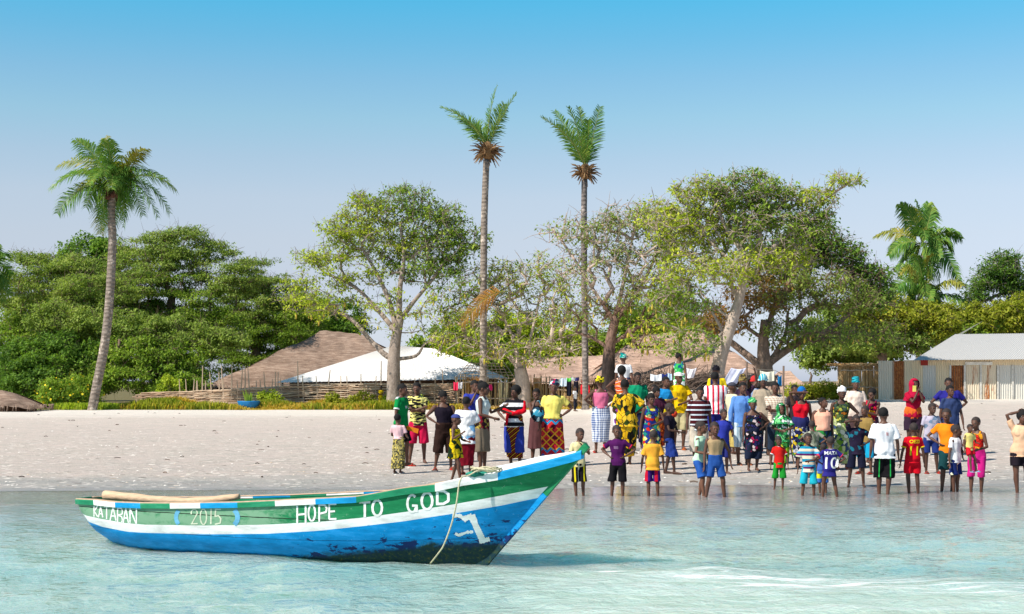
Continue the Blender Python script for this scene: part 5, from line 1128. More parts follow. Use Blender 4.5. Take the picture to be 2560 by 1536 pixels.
        L = [(z, max(w, .084 * g if z < .60 else w) + off + flare * (1 - sstep(z, z0, .62)), dp + off + flare * .8 * (1 - sstep(z, z0, .62)), cy) if z < shz else (z, w + off * .8, dp + off * .8, cy) for z, w, dp, cy in L]
        m.loft([ring(*q) for q in L])
    topo = None
    if top:
        kind, mat = top[0], top[1]; hem = top[2] if len(top) > 2 else .49; off = .012
        def fn(m):
            if kind in ('tee', 'long', 'loose'): torso_shell(m, hem, off + (.006 if kind == 'loose' else .002), shz + .022, .006)
            elif kind == 'tank': torso_shell(m, hem, off * .8, shz - .012, 0)
            elif kind == 'off': torso_shell(m, hem, off * .9, shz - .035, 0)
            if female and kid < .4:
                for s in (-1, 1): m.ball((s * .044 * H, -.042 * H + ln.y * .5, .732 * H), (.044 * H, .038 * H, .046 * H), 12, 8)
            if kind == 'tank':
                for s in (-1, 1):
                    for yy in (-1, 1): capsule(m, (s * .052 * H, yy * .046 * H + ln.y * .7, (shz - .04) * H), (s * .060 * H, yy * .012 * H + ln.y * .7, (shz + .018) * H), .016 * H, .013 * H, 8)
            if kind in ('tee', 'long', 'loose'):
                for s0, el, hd in joints:
                    fr = .62 if kind == 'tee' else .78 if kind == 'loose' else 1.0
                    e_ = s0.lerp(el, fr); r1 = (.035 if kind == 'tee' else .050 if kind == 'loose' else .030) * H
                    capsule(m, s0, e_, .034 * g * H, r1, 12, False, kind != 'long')
                    if kind == 'long': capsule(m, el, el.lerp(hd, .93), .029 * H, .022 * H, 10, False, True)
        topo = garment('shirt' if kind in ('tee', 'long', 'loose') else 'top', fn, mat)
    if top and top[0] in ('tee', 'loose'):
        fr = .62 if top[0] == 'tee' else .78; rr = (.0362 if top[0] == 'tee' else .051) * H
        if cuff:
            for s0, el, hd in joints: m = MB(); e_ = s0.lerp(el, fr); u = (el - s0).normalized(); m.tube([e_ - u * .012 * H, e_ + u * .004 * H], [rr, rr * 1.02], 16); m.build('cuff', [cuff], root, True)
        if stripe:
            for s0, el, hd in joints:
                for q in (-1, 0, 1): m = MB(); s1 = 1 if s0.x > 0 else -1; m.tube([(s1 * .055 * H, q * .012 * H, (shz + .030) * H), (s0.x, s0.y + q * .012 * H, s0.z + .039 * H), (s0.x + s1 * .026 * H, s0.y + q * .012 * H, s0.z + .018 * H)], .005 * H, 5); m.build('shoulder_stripe', [stripe], root, True)
    if collar: m = MB(); m.tube([(.040 * H * math.cos(a), .008 * H + .040 * H * math.sin(a), (shz + .024) * H) for a in [2 * math.pi * q / 16 for q in range(17)]], .006 * H, 6); m.build('collar', [collar], root, True)
    if cardigan:
        def fn(m):
            capsule(m, (-.115 * H, -.055 * H, .70 * H), (.02 * H, -.090 * H, .665 * H), .030 * H, .026 * H); capsule(m, (.02 * H, -.095 * H, .665 * H), (.135 * H, -.04 * H, .70 * H), .026 * H, .032 * H); capsule(m, (-.06 * H, -.075 * H, .68 * H), (-.075 * H, -.085 * H, .54 * H), .028 * H, .018 * H, sq=.6); capsule(m, (.125 * H, -.02 * H, .70 * H), (.115 * H, .0, .80 * H), .032 * H, .026 * H)
        garment('cardigan', fn, cardigan)
    def legshell(m, zend, r, fl):
        torso_shell(m, .46, .014, .60, 0); m.loft([ring(z, w, dp) for z, w, dp in ((.44, .07, .05), (.48, .095 * g, .07), (.52, .10 * g, .072))])
        for hp, kn, an in legs:
            def on(z):
                return kn.lerp(hp, (z * H - kn.z) / (hp.z - kn.z)) if z * H > kn.z else an.lerp(kn, (z * H - an.z) / (kn.z - an.z))
            zs = [z for z in (.50, .42, .34, .275, .2, .12) if z > zend] + [zend]; P = [on(z) for z in zs]; Rr = [(r * (1 - .08 * kid) + fl * (.5 - z)) * H * (g if z > .3 else 1) for z in zs]
            m.tube([P[0] + Vector((0, 0, .03 * H))] + P, [Rr[0] * .8] + Rr, 14, 0, True)
    def skirt(m, zt, z0, w1, rip=.05, k=9, d1=None):
        cx = (legs[0][2].x + legs[1][2].x) / 2; cyy = (legs[0][2].y + legs[1][2].y) / 2; R_ = []
        for i in range(12):
            t = i / 11; z = zt + (z0 - zt) * t; ft = math.sin(min(1, t * 2.2) * math.pi / 2)
            w = (.088 * g + .014) * (1 - ft) + (hi * g + .016) * ft + (w1 - hi * g - .016) * max(0, (t - .35) / .65); dp = (.064 * g) * (1 - ft) + .080 * g * ft + ((d1 or w1 * .72) - .080 * g) * max(0, (t - .35) / .65); rr = []
            for q in range(36):
                a = 2 * math.pi * q / 36; rp2 = 1 + rip * t * math.sin(k * a + seed) + rip * .6 * t * math.sin((k * 1.7) * a + seed * 2); rr.append((cx * t + w * H * math.cos(a) * rp2, cyy * t * .7 + dp * H * math.sin(a) * rp2, z * H + .006 * H * math.sin(3 * a + seed) * t))
            R_.append(rr)
        m.loft(R_)
    if bottom:
        for bt in (bottom if isinstance(bottom, list) else [bottom]):
            kind, mat = bt[0], bt[1]
            if kind == 'shorts': garment('shorts', lambda m: legshell(m, bt[2] if len(bt) > 2 else .31, .062, .015), mat)
            elif kind == 'trousers': garment('trousers', lambda m: legshell(m, bt[2] if len(bt) > 2 else .07, .062, -.05), mat)
            elif kind == 'skirt': garment('skirt', lambda m: skirt(m, bt[4] if len(bt) > 4 else .62, bt[2] if len(bt) > 2 else .09, bt[3] if len(bt) > 3 else .115), mat, .003)
            elif kind == 'dress':
                garment('dress', lambda m: (torso_shell(m, .56, .014, shz + (.02 if len(bt) > 4 else -.01), .004), skirt(m, .66, bt[2] if len(bt) > 2 else .2, bt[3] if len(bt) > 3 else .125), [capsule(m, s0, s0.lerp(el, .6), .036 * H, .045 * H, 12, False, True) for s0, el, hd in joints] if len(bt) > 4 else None), mat, .004)
            elif kind == 'wrap': garment('wrap', lambda m: skirt(m, .64, bt[2], bt[3], .06), mat, .003)
    # ------------------------------------------------ head
    hk = head if isinstance(head, tuple) else (head,)
    k0 = hk[0]; hm = MB(); cap = lambda r, dz=.06, dy=.07: hm.ball(hp_(0, dy, .10 + dz), (.345 * hh * r, .42 * hh * r, .385 * hh * r), 16, 10, 0, rt)
    def cut(zlo, yfront, nm, mat, sm=True):
        # keep only the part above the brow line and behind the hairline
        V = [Vector(v) for v in hm.V]; inv = rt.inverted(); keep = []
        for fc in hm.F:
            c = sum((V[i] for i in fc), Vector()) / len(fc); q = (inv @ (c - HC_)) / hh
            if q.z > zlo + (max(0, -q.y) * yfront): keep.append(fc)
        return mkmesh(nm, [tuple(v) for v in V], keep, mat, root, None, sm)
    if k0 == 'hair': cap(1.05); cut(-.16, .95, 'hair', m_hair)
    elif k0 == 'short': cap(1.015, .045); cut(-.06, 1.0, 'hair', m_crop if kid > .3 else m_hair)
    elif k0 == 'afro': cap(1.22, .05, .10); cut(-.30, 1.2, 'hair', m_hair)
    elif k0 == 'braids':
        cap(1.1); cut(-.22, 1.0, 'hair', m_hair)
    if k0 == 'bun': cap(1.06); hm.ball(hp_(0, .25, .50), (.2 * hh, .2 * hh, .17 * hh), 10, 8, 0, rt); cut(-.16, 1.0, 'hair', m_hair)
    if k0 == 'wrap':       # tied cloth
        hm.ball(hp_(0, .12, .20), (.40 * hh, .50 * hh, .40 * hh), 18, 12, 0, rt)
        for k in range(5): hm.ball(hp_(.12 * math.sin(k * 2.3), .22 + .1 * math.cos(k), .34 + .05 * k), (.26 * hh, .30 * hh, .13 * hh), 12, 8, 0, rt @ Matrix.Rotation(.3 * math.sin(k * 3), 4, 'Y'))
        if len(hk) > 2 and hk[2]: hm.ball(hp_(0, .18, .58), (.30 * hh, .32 * hh, .26 * hh), 14, 9, 0, rt)
        o = cut(.12, .35, 'headwrap', hk[1]); 
        for v in o.data.vertices: v.co += v.normal * (.012 * math.sin(v.co.z * 95 + v.co.x * 60 + seed))
    elif k0 == 'turban':
        for k in range(6): hm.ball(hp_(.03 * math.sin(k * 2), .06 + .02 * k, .20 + .085 * k), ((.40 - .015 * k) * hh, (.46 - .02 * k) * hh, .11 * hh), 18, 8, 0, rt @ Matrix.Rotation(.18 * math.sin(k * 2.4), 4, 'Y'))
        hm.build('headwrap', [hk[1]], root, True)
    elif k0 == 'cap':
        hm.ball(hp_(0, .05, .20), (.375 * hh, .45 * hh, .33 * hh), 16, 10, 0, rt); cut(.16, .0, 'cap', hk[1]); v = MB(); v.ball(hp_(0, -.44, .20), (.27 * hh, .26 * hh, .03 * hh), 12, 6, 0, rt); v.build('visor', [hk[1]], root, True)
    elif k0 == 'beanie':
        hm.ball(hp_(0, .07, .26), (.385 * hh, .45 * hh, .44 * hh), 16, 12, 0, rt); cut(.10, .2, 'beanie', hk[1]); v = MB(); v.tube([hp_(0, .06, .10), hp_(0, .06, .24)], [.41 * hh, .40 * hh], 18, 0, False, 1.12); v.build('cuff', [hk[1]], root, True)
    elif k0 == 'hood':
        hm.ball(hp_(0, .06, .06), (.47 * hh, .50 * hh, .56 * hh), 20, 14, 0, rt); hm.loft([[(.36 * hh * math.cos(a) * f_ + HC_.x, (.34 * hh * math.sin(a) + .05 * hh) * f_ + HC_.y, z) for a in [2 * math.pi * q / 20 for q in range(20)]] for z, f_ in ((zc - .1 * hh, 1.25), (zc - .5 * hh, 1.2), (sh + .01 * H, 1.7), (sh - .05 * H, 2.3), (sh - .09 * H, 2.5))], 0, False)
        V = [Vector(v) for v in hm.V]; inv = rt.inverted(); keep = [fc for fc in hm.F if not ((lambda q: q.y < -.22 and abs(q.x) < .30 and -.45 < q.z < .42)((inv @ (sum((V[i] for i in fc), Vector()) / len(fc) - HC_)) / hh))]
        mkmesh('headscarf', [tuple(v) for v in V], keep, hk[1], root, None, True)
    # ------------------------------------------------ feet
    if foot:
        for hp, kn, an in legs:
            m = MB(); s = 1 if an.x > 0 else -1; c = an + Vector((s * .008 * H, -.045 * H, -.041 * H)); m.ball(c, (.030 * H, .082 * H, .008 * H), 12, 6); m.tube([c + Vector((-.026 * H, -.02 * H, .004 * H)), c + Vector((0, -.03 * H, .030 * H)), c + Vector((.026 * H, -.02 * H, .004 * H))], .006 * H, 5); m.build('sandal', [foot], root, True)
    if text and topo:
        bm = bmesh.new(); bm.from_mesh(topo.data); tb = BVHTree.FromBMesh(bm); bm.free()
        for s_, size, tx, tz, mat, back in text: text_mesh(s_, size * H, mat, root, tb, tx * H, tz * H, back)
    # relaxed stance: hips pushed to one side, shoulders turned a little against them
    swx = rnd.uniform(.010, .024) * rnd.choice((-1, 1)); tw = R(rnd.uniform(4, 13)) * rnd.choice((-1, 1)); fwd = rnd.uniform(-.006, .014)
    for ch in root.children:
        m = ch.data; n = len(m.vertices); co = np.empty(n * 3, np.float32); m.vertices.foreach_get('co', co); co = co.reshape(-1, 3); z = np.clip(co[:, 2] / H, 0, 1.1)
        a = tw * (np.clip((z - .55) / .3, 0, 1) - .4 * np.exp(-((z - .5) / .12) ** 2)); x_ = co[:, 0] * np.cos(a) - co[:, 1] * np.sin(a); y_ = co[:, 0] * np.sin(a) + co[:, 1] * np.cos(a)
        env = np.sin(np.pi * np.clip(z / .95, 0, 1)); co[:, 0] = x_ + swx * H * env; co[:, 1] = y_ - fwd * H * z; m.vertices.foreach_set('co', co.ravel()); m.update()
    return root, H, joints, hp_, hh
# ---------------------------------------------------------------- the crowd
def c(r, g, b): return tuple(round(((v / 255 + .055) / 1.055) ** 2.4 if v > 10 else v / 3294, 4) for v in (r, g, b))
WHT, BLK, NAVY, RED, YEL = c(228, 228, 230), c(22, 20, 24), c(28, 32, 78), c(200, 20, 40), c(235, 190, 20)
YB = wax([c(215, 180, 20), c(40, 32, 10), c(225, 195, 40), c(200, 165, 15)], 16, BLK, .06); DOT = wax([c(215, 185, 20), c(215, 185, 20), c(18, 40, 20), c(220, 190, 30)], 13, c(60, 50, 10), .03)
YGP = wax([c(225, 175, 25), c(60, 80, 30), c(228, 185, 40), c(35, 35, 25), c(230, 190, 50)], 13, BLK, .04, 1, .6)
MULTI = wax([c(35, 50, 130), c(225, 205, 60), c(200, 40, 40), c(40, 60, 150), c(235, 225, 150), c(30, 130, 120)], 15, BLK, .03)
DARKP = wax([c(40, 40, 90), c(160, 30, 80), c(30, 30, 34), c(210, 190, 190), c(25, 60, 80), c(30, 28, 40)], 16, c(12, 12, 16), .07)
GREENP = wax([c(60, 170, 100), c(230, 240, 230), c(30, 120, 70), c(40, 110, 60), c(120, 210, 130)], 18, c(20, 60, 40), .05)
GY = wax([c(150, 190, 40), c(40, 110, 60), c(220, 215, 60), c(60, 140, 60)], 12, c(25, 50, 25), .04)
NYG = wax([c(30, 35, 80), c(220, 190, 50), c(60, 130, 60), c(35, 40, 90), c(180, 185, 200)], 16, c(20, 20, 40), .05)
OLV = wax([c(90, 110, 60), c(200, 120, 40), c(50, 70, 60), c(60, 80, 50), c(190, 190, 80)], 17, c(30, 35, 25), .06)
LGP = wax([c(170, 185, 120), c(225, 225, 200), c(110, 160, 50), c(60, 80, 110), c(190, 200, 140)], 14, c(50, 70, 50), .03)
RYP = wax([c(190, 20, 60), c(225, 150, 20), c(120, 10, 60), c(200, 30, 50)], 14, c(60, 5, 30), .05)
RBK = wax([c(210, 40, 30), c(225, 150, 30), c(30, 20, 20), c(200, 30, 25)], 15, BLK, .04)
ORB = wax([c(150, 55, 20), c(190, 90, 30), c(120, 35, 20)], 26, c(60, 20, 10), .05)
SPECK = wax([c(150, 140, 90), c(60, 60, 45), c(200, 180, 90), c(90, 85, 60)], 40, None)
CAMO = wax([c(120, 125, 110), c(160, 160, 140), c(80, 90, 75), c(140, 140, 125)], 14, None)
CHEV = wax([c(225, 215, 120), c(30, 28, 30), c(230, 220, 140), c(35, 32, 34)], 26, None, sx=.5, sz=1.6)
KENTE = stripes([(c(200, 140, 30), 1), (c(45, 20, 20), 1.2), (c(160, 60, 25), .8), (c(30, 18, 22), 1)], .075, rot=.7)
REDP = stripes([(c(200, 50, 35), 2), (c(235, 215, 190), 1), (c(220, 70, 40), 1.5), (c(215, 170, 60), .7)], .10, wob=.12)
BWS = stripes([(c(225, 225, 228), 1), (c(25, 25, 32), 1)], .155); MRS = stripes([(c(70, 22, 30), 2.2), (c(205, 215, 225), .9)], .098)
TEALS = stripes([(c(20, 130, 160), 1.2), (c(225, 210, 185), 1.3), (c(90, 30, 90), .8), (c(60, 150, 190), .9), (c(225, 205, 180), 1)], .21)
RWV = stripes([(c(230, 230, 235), 1.6), (c(205, 30, 60), 1)], .115, 'x', .35)
PLAID = checks(c(225, 215, 195), c(165, 140, 125), .045); BCHK = checks(c(215, 222, 232), c(60, 85, 140), .052); WSTR = stripes([(c(200, 215, 225), 1), (c(150, 175, 190), 1)], .07, 'x')
ZIG = zigzag('z', [(.88, .028, c(25, 140, 190)), (.31, .026, c(25, 140, 190)), (.97, .02, c(25, 140, 190)), (.18, .02, c(20, 90, 170))])
YBLK = stripes([(BLK, 1.0), (c(225, 205, 30), .35), (BLK, .5), (c(190, 190, 170), .3)], .15, 'x', .2)
WNV = stripes([(c(225, 225, 190), 1), (c(25, 40, 95), 1.6)], .13, 'x', .55)
GSTR = stripes([(BLK, 3.1), (c(40, 180, 80), .35)], .17, 'x', .55)
TURQW = stripes([(c(20, 150, 165), 1), (c(70, 190, 200), .5), (c(10, 110, 130), .6)], .05, wob=.12, rot=.4); GRW = stripes([(c(70, 170, 100), 1), (c(130, 205, 140), .6), (c(40, 120, 70), .5)], .045, wob=.1, rot=.5)
TQM = wax([c(30, 170, 150), c(170, 220, 210), c(20, 110, 120)], 22, None); YLW = wax([c(225, 205, 20), c(60, 60, 20), c(235, 215, 40)], 20, None); MIXW = wax([c(40, 90, 100), c(180, 30, 80), c(200, 215, 215), c(30, 40, 70)], 22, None); BRW = wax([c(110, 95, 60), c(50, 42, 34), c(150, 130, 70)], 22, None)
G = 'villagers watching from the beach'
def P(label, *a, **k):
    k.setdefault('group', G); return person(label, *a, **k)
red_s, blk_s, org_s, blu_s, pnk_s, yel_s = plain(c(190, 50, 40)), plain(BLK), plain(c(200, 100, 40)), plain(c(60, 90, 170)), plain(c(220, 120, 110)), plain(c(220, 180, 40))
P('small child in a yellow tunic with folded arms, standing alone on the weedy beach edge', 953, 965, 1023, 0, ('cross', 'crossL'), ('tee', plain(YEL), .42), ('shorts', plain(YEL), .33), 'short', kid=1)
P('man in a green football shirt with white shoulder stripes, leftmost adult', 1003, 960, 1166, 62, ('down', 'down'), ('tee', plain(c(10, 130, 65))), ('shorts', plain(BLK), .30), 'short', cuff=plain(WHT), stripe=plain(WHT), foot=red_s, turn=10, step=(-.05, .05), text=[('W', .05, -.02, .70, plain(WHT), False)])
P('girl in pale pink top and long speckled olive wrap, back turned, before the green shirt', 993, 1036, 1184, 150, ('belly', 'fwd'), ('tee', plain(c(225, 185, 190)), .58), ('skirt', SPECK, .08, .125), 'hair', foot=plain(WHT), female=True, kid=.6)
P('man with folded arms in a black and yellow patterned shirt and crimson shorts', 1042, 957, 1158, 8, ('cross', 'crossL'), ('tee', CHEV, .47), ('shorts', plain(c(190, 25, 70)), .25), 'short', turn=-8, stance=.09, step=(.02, 0))
P('muscular man in a black sleeveless shirt and dark brown shorts, elbows out', 1107, 978, 1175, 15, ('hip', 'fwd'), ('tank', plain(c(26, 20, 32)), .49), ('shorts', plain(c(44, 28, 24)), .22), 'hair', build=1.1, foot=red_s, turn=30, stance=.10, tilt=.25)
P('girl in blue cap and yellow dress with dark spots, arm stretched to the right', 1138, 1036, 1201, 60, ('point', 'fwd'), None, [('dress', DOT, .36, .15)], ('cap', plain(c(60, 70, 130))), step=(.13, -.10), female=True, kid=.6, d=25.3, stance=.07)
P('person from behind in a big white shirt over pale blue and dark red wraps', 1166, 993, 1187, 160, ('fwd', 'belly'), ('loose', plain(WHT), .40), [('skirt', plain(c(110, 12, 30)), .12, .10), ('wrap', plain(c(120, 170, 210)), .30, .115)], 'hair', foot=red_s, female=True, build=1.2)
P('bearded man in a blue sleeveless shirt, hand at his chin, behind the white shirt', 1186, 951, 1176, 12, ('mouth', 'down'), ('tee', plain(c(50, 60, 150)), .45), ('trousers', plain(c(40, 36, 40)), .15), 'short', d=30.5, turn=10)
P('slim woman in white camisole and grey skirt in profile, hand held out right', 1206, 956, 1177, 70, ('fwd', 'point'), ('tank', plain(c(205, 215, 210)), .56), [('skirt', plain(c(120, 108, 92)), .22, .12), ('wrap', wax([c(150, 30, 50), c(60, 30, 40), c(170, 150, 70)], 14, BLK, .05), .24, .108)], 'bun', foot=blk_s, female=True, stance=.06)
P('woman in black and white striped top, red sleeves tied across, hand on hip', 1290, 965, 1172, -12, ('hip', 'cross'), ('tee', BWS, .50), [('shorts', plain(c(45, 60, 150)), .20), ('wrap', KENTE, .13, .095)], 'afro', foot=blk_s, female=True, turn=-12, cardigan=plain(c(205, 15, 35)))
P('woman in a brown dress with her hand at her mouth, holding a blue bag', 1341, 972, 1164, 0, ('mouth', 'belly'), ('off', plain(c(36, 24, 26)), .50), ('skirt', plain(c(92, 58, 60)), .22, .125), 'short', female=True)
P('woman in yellow shirt and long red zigzag skirt, head wrapped, hand on hip', 1386, 948, 1168, 0, ('down', 'hip'), ('tee', plain(c(232, 215, 110)), .56), ('skirt', ZIG, .06, .135), ('wrap', MIXW), female=True, wrap=.04, turn=-8, build=1.08)
P('small boy in faded yellow shirt and yellow-striped black leggings behind the boat bow', 1450, 1071, 1240, 12, ('fwd', 'chest'), ('tee', plain(c(215, 200, 150)), .47), ('shorts', YBLK, .27), 'short', kid=1, stance=.05)
P('woman seen from behind in a pink vest, yellow headwrap and blue checked wrap', 1500, 940, 1132, 180, ('hip2', 'hip2'), ('tank', plain(c(215, 110, 145)), .59), ('skirt', BCHK, .14, .105), ('wrap', YLW), female=True, wrap=.04, foot=red_s, build=1.1)
P('distant person in a white shirt and dark trousers beside the hanging laundry', 1437, 966, 0, 60, ('down', 'fwd'), ('tee', plain(WHT), .48), ('trousers', plain(c(35, 38, 50)), .08), 'short', d=70)
P('boy in a dark purple football shirt with one red and white sleeve, hands on hips', 1543, 1063, 1240, -12, ('hip', 'hip'), ('tee', plain(c(72, 20, 78)), .47), ('shorts', plain(BLK), .26), 'short', cuff=plain(c(200, 40, 70)), turn=25, kid=.8, stance=.075, text=[('IIIII', .05, 0, .69, plain(c(150, 110, 150)), False)])
P('woman seen from behind in a white shirt and turquoise headwrap on the raised bank', 1558, 884, 0, 165, ('down', 'down'), ('tee', plain(WHT), .52), ('skirt', plain(c(60, 60, 90)), .08, .11), ('wrap', TQM), female=True, wrap=.03, d=44)
P('woman seen from behind in an orange-red patterned top, right below the white shirt', 1554, 916, 0, 175, ('hip2', 'down'), ('tank', REDP, .56), ('skirt', wax([c(225, 225, 230), c(120, 40, 130), c(235, 235, 240)], 9), .14, .12), 'afro', female=True, d=37.5)
P('woman seen from behind in a loose yellow, black and green printed dress', 1562, 950, 1162, 188, ('fwd', 'hip'), ('loose', YGP, .45), ('skirt', YGP, .10, .105), 'hair', female=True, foot=blk_s, build=1.15, step=(0, .05))
P('tall man in a plain green T-shirt looking at the camera', 1594, 931, 0, 0, ('down', 'down'), ('tee', plain(c(15, 135, 95)), .47), ('trousers', plain(c(30, 34, 70)), .08), 'short', d=33.5, sk=3, build=1.05)
P('woman in a sleeveless blue, yellow and red printed dress looking down', 1627, 984, 1176, 8, ('down', 'belly'), ('tank', MULTI, .5), ('skirt', MULTI, .22, .11), 'hair', female=True, turn=-10)
P('woman in dark maroon with a rust-brown wrap, half hidden behind the printed dress', 1640, 968, 0, 10, ('down', 'belly'), ('tee', plain(c(70, 30, 50)), .55), ('skirt', ORB, .16, .12), 'braids', female=True, d=31)
P('man with folded arms in a yellow, navy and blue colour-block shirt', 1664, 942, 0, 10, ('cross', 'crossL'), ('tee', stripes([(c(30, 130, 190), 1), (NAVY, .8), (c(232, 205, 30), 3)], 1.9, phase=-.62), .50), ('trousers', plain(c(60, 40, 40)), .1), 'short', d=33, turn=8)
P('man in a white cap and bright yellow printed T-shirt with khaki shorts', 1696, 931, 1125, 8, ('down', 'belly'), ('tee', plain(c(232, 185, 15)), .47), ('shorts', plain(c(175, 165, 125)), .26), ('cap', plain(c(225, 220, 215))), foot=org_s, step=(0, .02), text=[('III III', .06, .0, .69, plain(c(120, 95, 30)), False), ('IIIIII', .05, 0, .62, plain(c(130, 105, 35)), False)])
P('woman with a green, blue and white printed dress on the bank above the white cap', 1697, 884, 0, 150, ('down', 'down'), ('tank', wax([c(230, 240, 235), c(50, 170, 90), c(30, 90, 140), c(60, 180, 90)], 12), .5), ('skirt', wax([c(60, 180, 90), c(230, 240, 235), c(50, 170, 90)], 10), .2, .11), 'bun', female=True, d=46, turn=-60)
P('slim boy in a black T-shirt and blue shorts in profile, facing right', 1673, 1008, 1186, 78, ('fwd', 'belly'), ('tee', plain(c(30, 24, 38)), .45), ('shorts', plain(c(35, 55, 125)), .25), 'short', kid=.5, sk=3, step=(.08, -.06), stance=.045)
P('boy seen from behind in an orange-yellow T-shirt and purple and red shorts', 1634, 1076, 1240, 180, ('down', 'down'), ('loose', plain(c(235, 165, 55)), .44), ('shorts', stripes([(c(60, 25, 110), 2), (c(190, 20, 50), 1)], .16, 'x', .1), .28), 'short', kid=.9, stance=.065)
P('man in a maroon and white striped polo shirt and pale shorts', 1750, 968, 1195, 5, ('down', 'down'), ('tee', MRS, .46), ('shorts', plain(c(190, 180, 165)), .20), 'short', foot=yel_s, build=1.08, d=28.6)
P('man seen from behind in a red and white football shirt and blue shorts', 1787, 931, 0, 180, ('down', 'down'), ('tee', RWV, .47), ('shorts', plain(c(35, 40, 120)), .26), 'hair', d=32.6, build=1.08)
P('woman with dark headwrap and navy-yellow top behind the red and white football shirt', 1790, 914, 0, 170, ('down', 'down'), ('tee', stripes([(NAVY, 1), (c(225, 195, 30), 1)], .5, 'x', .2), .5), ('skirt', plain(c(40, 40, 60)), .1, .11), ('wrap', plain(c(30, 28, 36))), female=True, wrap=.03, d=38.5)
P('man in a grey baseball cap and cream shirt in profile', 1829, 955, 0, 105, ('down', 'down'), ('tee', plain(c(215, 205, 170)), .47), ('trousers', plain(c(185, 165, 95)), .1), ('cap', plain(c(70, 72, 84))), d=31.8, turn=0, wrap=.01)
P('man in a long-sleeved light blue shirt and rolled white trousers, hand at his mouth', 1857, 956, 1190, 15, ('down', 'mouth'), ('long', plain(c(95, 140, 205)), .46), ('trousers', WSTR, .22), 'short', foot=org_s, d=29.2)
P('boy in a royal blue T-shirt looking down, behind the tan vest', 1809, 1023, 1205, 12, ('down', 'fwd'), ('tee', plain(c(45, 55, 150)), .46), ('shorts', plain(c(40, 45, 110)), .26), 'short', foot=plain(c(120, 110, 110)), kid=.5, turn=15, d=27.2)
P('boy in mint green shirt and blue shorts wading left of the tan vest', 1752, 1053, 1239, 55, ('fwd', 'down'), ('tee', plain(c(185, 220, 190)), .48), ('shorts', plain(c(40, 85, 160)), .30), 'short', kid=.8, step=(.08, -.06), sk=2)
P('boy in a tan sleeveless top and blue shorts wading with legs apart', 1786, 1055, 1243, 8, ('down', 'out'), ('tank', plain(c(165, 140, 105)), .47), ('shorts', plain(c(40, 80, 150)), .33), 'short', kid=.8, stance=.12, step=(0, .03), turn=-5)
P('woman in a green headwrap and a one-shouldered dark printed wrap', 1881, 994, 1200, 5, ('down', 'hip'), ('off', DARKP, .5), [('shorts', plain(c(30, 38, 60)), .17), ('wrap', DARKP, .27, .135)], ('wrap', GRW), female=True, wrap=.03, build=1.12, d=27.9)
P('man in red hat and pale blue shirt far back left of the turquoise beanie', 1886, 944, 0, 5, ('down', 'down'), ('tee', plain(c(150, 170, 205)), .48), ('trousers', plain(c(50, 50, 60)), .1), ('beanie', plain(c(190, 50, 50))), d=34.5)
P('man in a turquoise striped beanie with a yellow cloth over his shoulder', 1908, 938, 0, 5, ('down', 'down'), ('tee', plain(c(165, 150, 130)), .48), [('trousers', plain(c(50, 46, 46)), .1)], ('beanie', stripes([(c(40, 160, 180), 1), (c(190, 220, 225), .7)], .05, 'x')), d=31.5, wrap=.02, sk=3)
P('man in a cream plaid shirt with folded arms and dark jeans', 1938, 956, 1188, 0, ('cross', 'crossL'), ('tee', PLAID, .46), ('trousers', plain(c(38, 50, 66)), .18), 'short', foot=blk_s, d=29.4)
P('woman carrying a brown patterned bundle wrap on her head, arm raised high', 1856, 936, 0, 10, ('down', 'up'), ('tee', plain(c(60, 40, 60)), .5), ('skirt', plain(c(50, 40, 46)), .1, .11), ('wrap', BRW, True), female=True, wrap=.07, d=33.2)
P('girl in a green and white printed headscarf draped over her shoulders', 1952, 1008, 1192, -8, ('belly', 'belly'), ('loose', GREENP, .42), ('skirt', GY, .10, .11), ('hood', GREENP), female=True, foot=blu_s, wrap=.02, d=28.2)
P('toddler in a red T-shirt and green shorts standing at the waterline', 1946, 1091, 1224, -5, ('down', 'down'), ('tee', plain(c(205, 35, 30)), .42), ('shorts', plain(c(30, 140, 45)), .24), 'short', cuff=plain(WHT), collar=plain(WHT), kid=1, stance=.075, tilt=.2)
P('person in a dark shirt whose face shows just behind the shading hand', 1985, 962, 0, 20, ('down', 'down'), ('tee', plain(c(50, 42, 46)), .48), ('trousers', plain(c(46, 42, 50)), .1), 'short', d=33)
P('woman in a red sleeveless top and blue cap shading her eyes with her hand', 2004, 969, 1190, 5, ('browhi', 'down'), ('tank', plain(c(205, 20, 40)), .56), [('skirt', NYG, .12, .11), ('wrap', plain(c(40, 45, 95)), .44, .1)], ('beanie', plain(c(20, 100, 170))), female=True, foot=blk_s, d=28.8, wrap=.02)
P('stout woman in a peach vest and dark green wrap looking up to the right', 2057, 994, 1200, 8, ('down', 'down'), ('tank', plain(c(235, 170, 145)), .55), ('skirt', wax([c(20, 50, 35), c(40, 130, 60), c(20, 60, 90), c(25, 40, 35)], 10, BLK, .04), .10, .115), 'short', female=True, turn=45, build=1.25, tilt=-.2, d=28)
P('woman in a white headscarf and green printed dress, hand on hip', 2105, 965, 1197, -5, ('down', 'hip'), ('tank', OLV, .56), ('skirt', LGP, .07, .115), ('wrap', plain(WHT)), female=True, wrap=.04, foot=pnk_s, d=28.4, sk=3)
P('boy in a pale camouflage shirt with elbow raised, behind the striped shirt', 2030, 1053, 1215, 165, ('hip', 'hip'), ('tee', CAMO, .46), ('shorts', plain(c(50, 60, 80)), .27), 'short', kid=.6, d=26.3)
P('small boy in a teal, cream and purple striped shirt and turquoise shorts', 2020, 1083, 1239, -8, ('down', 'belly'), ('loose', TEALS, .42), ('shorts', plain(c(30, 165, 185)), .26), 'short', kid=1, stance=.085)
m_w = plain(c(228, 230, 226)); m_y = plain(c(235, 205, 30))
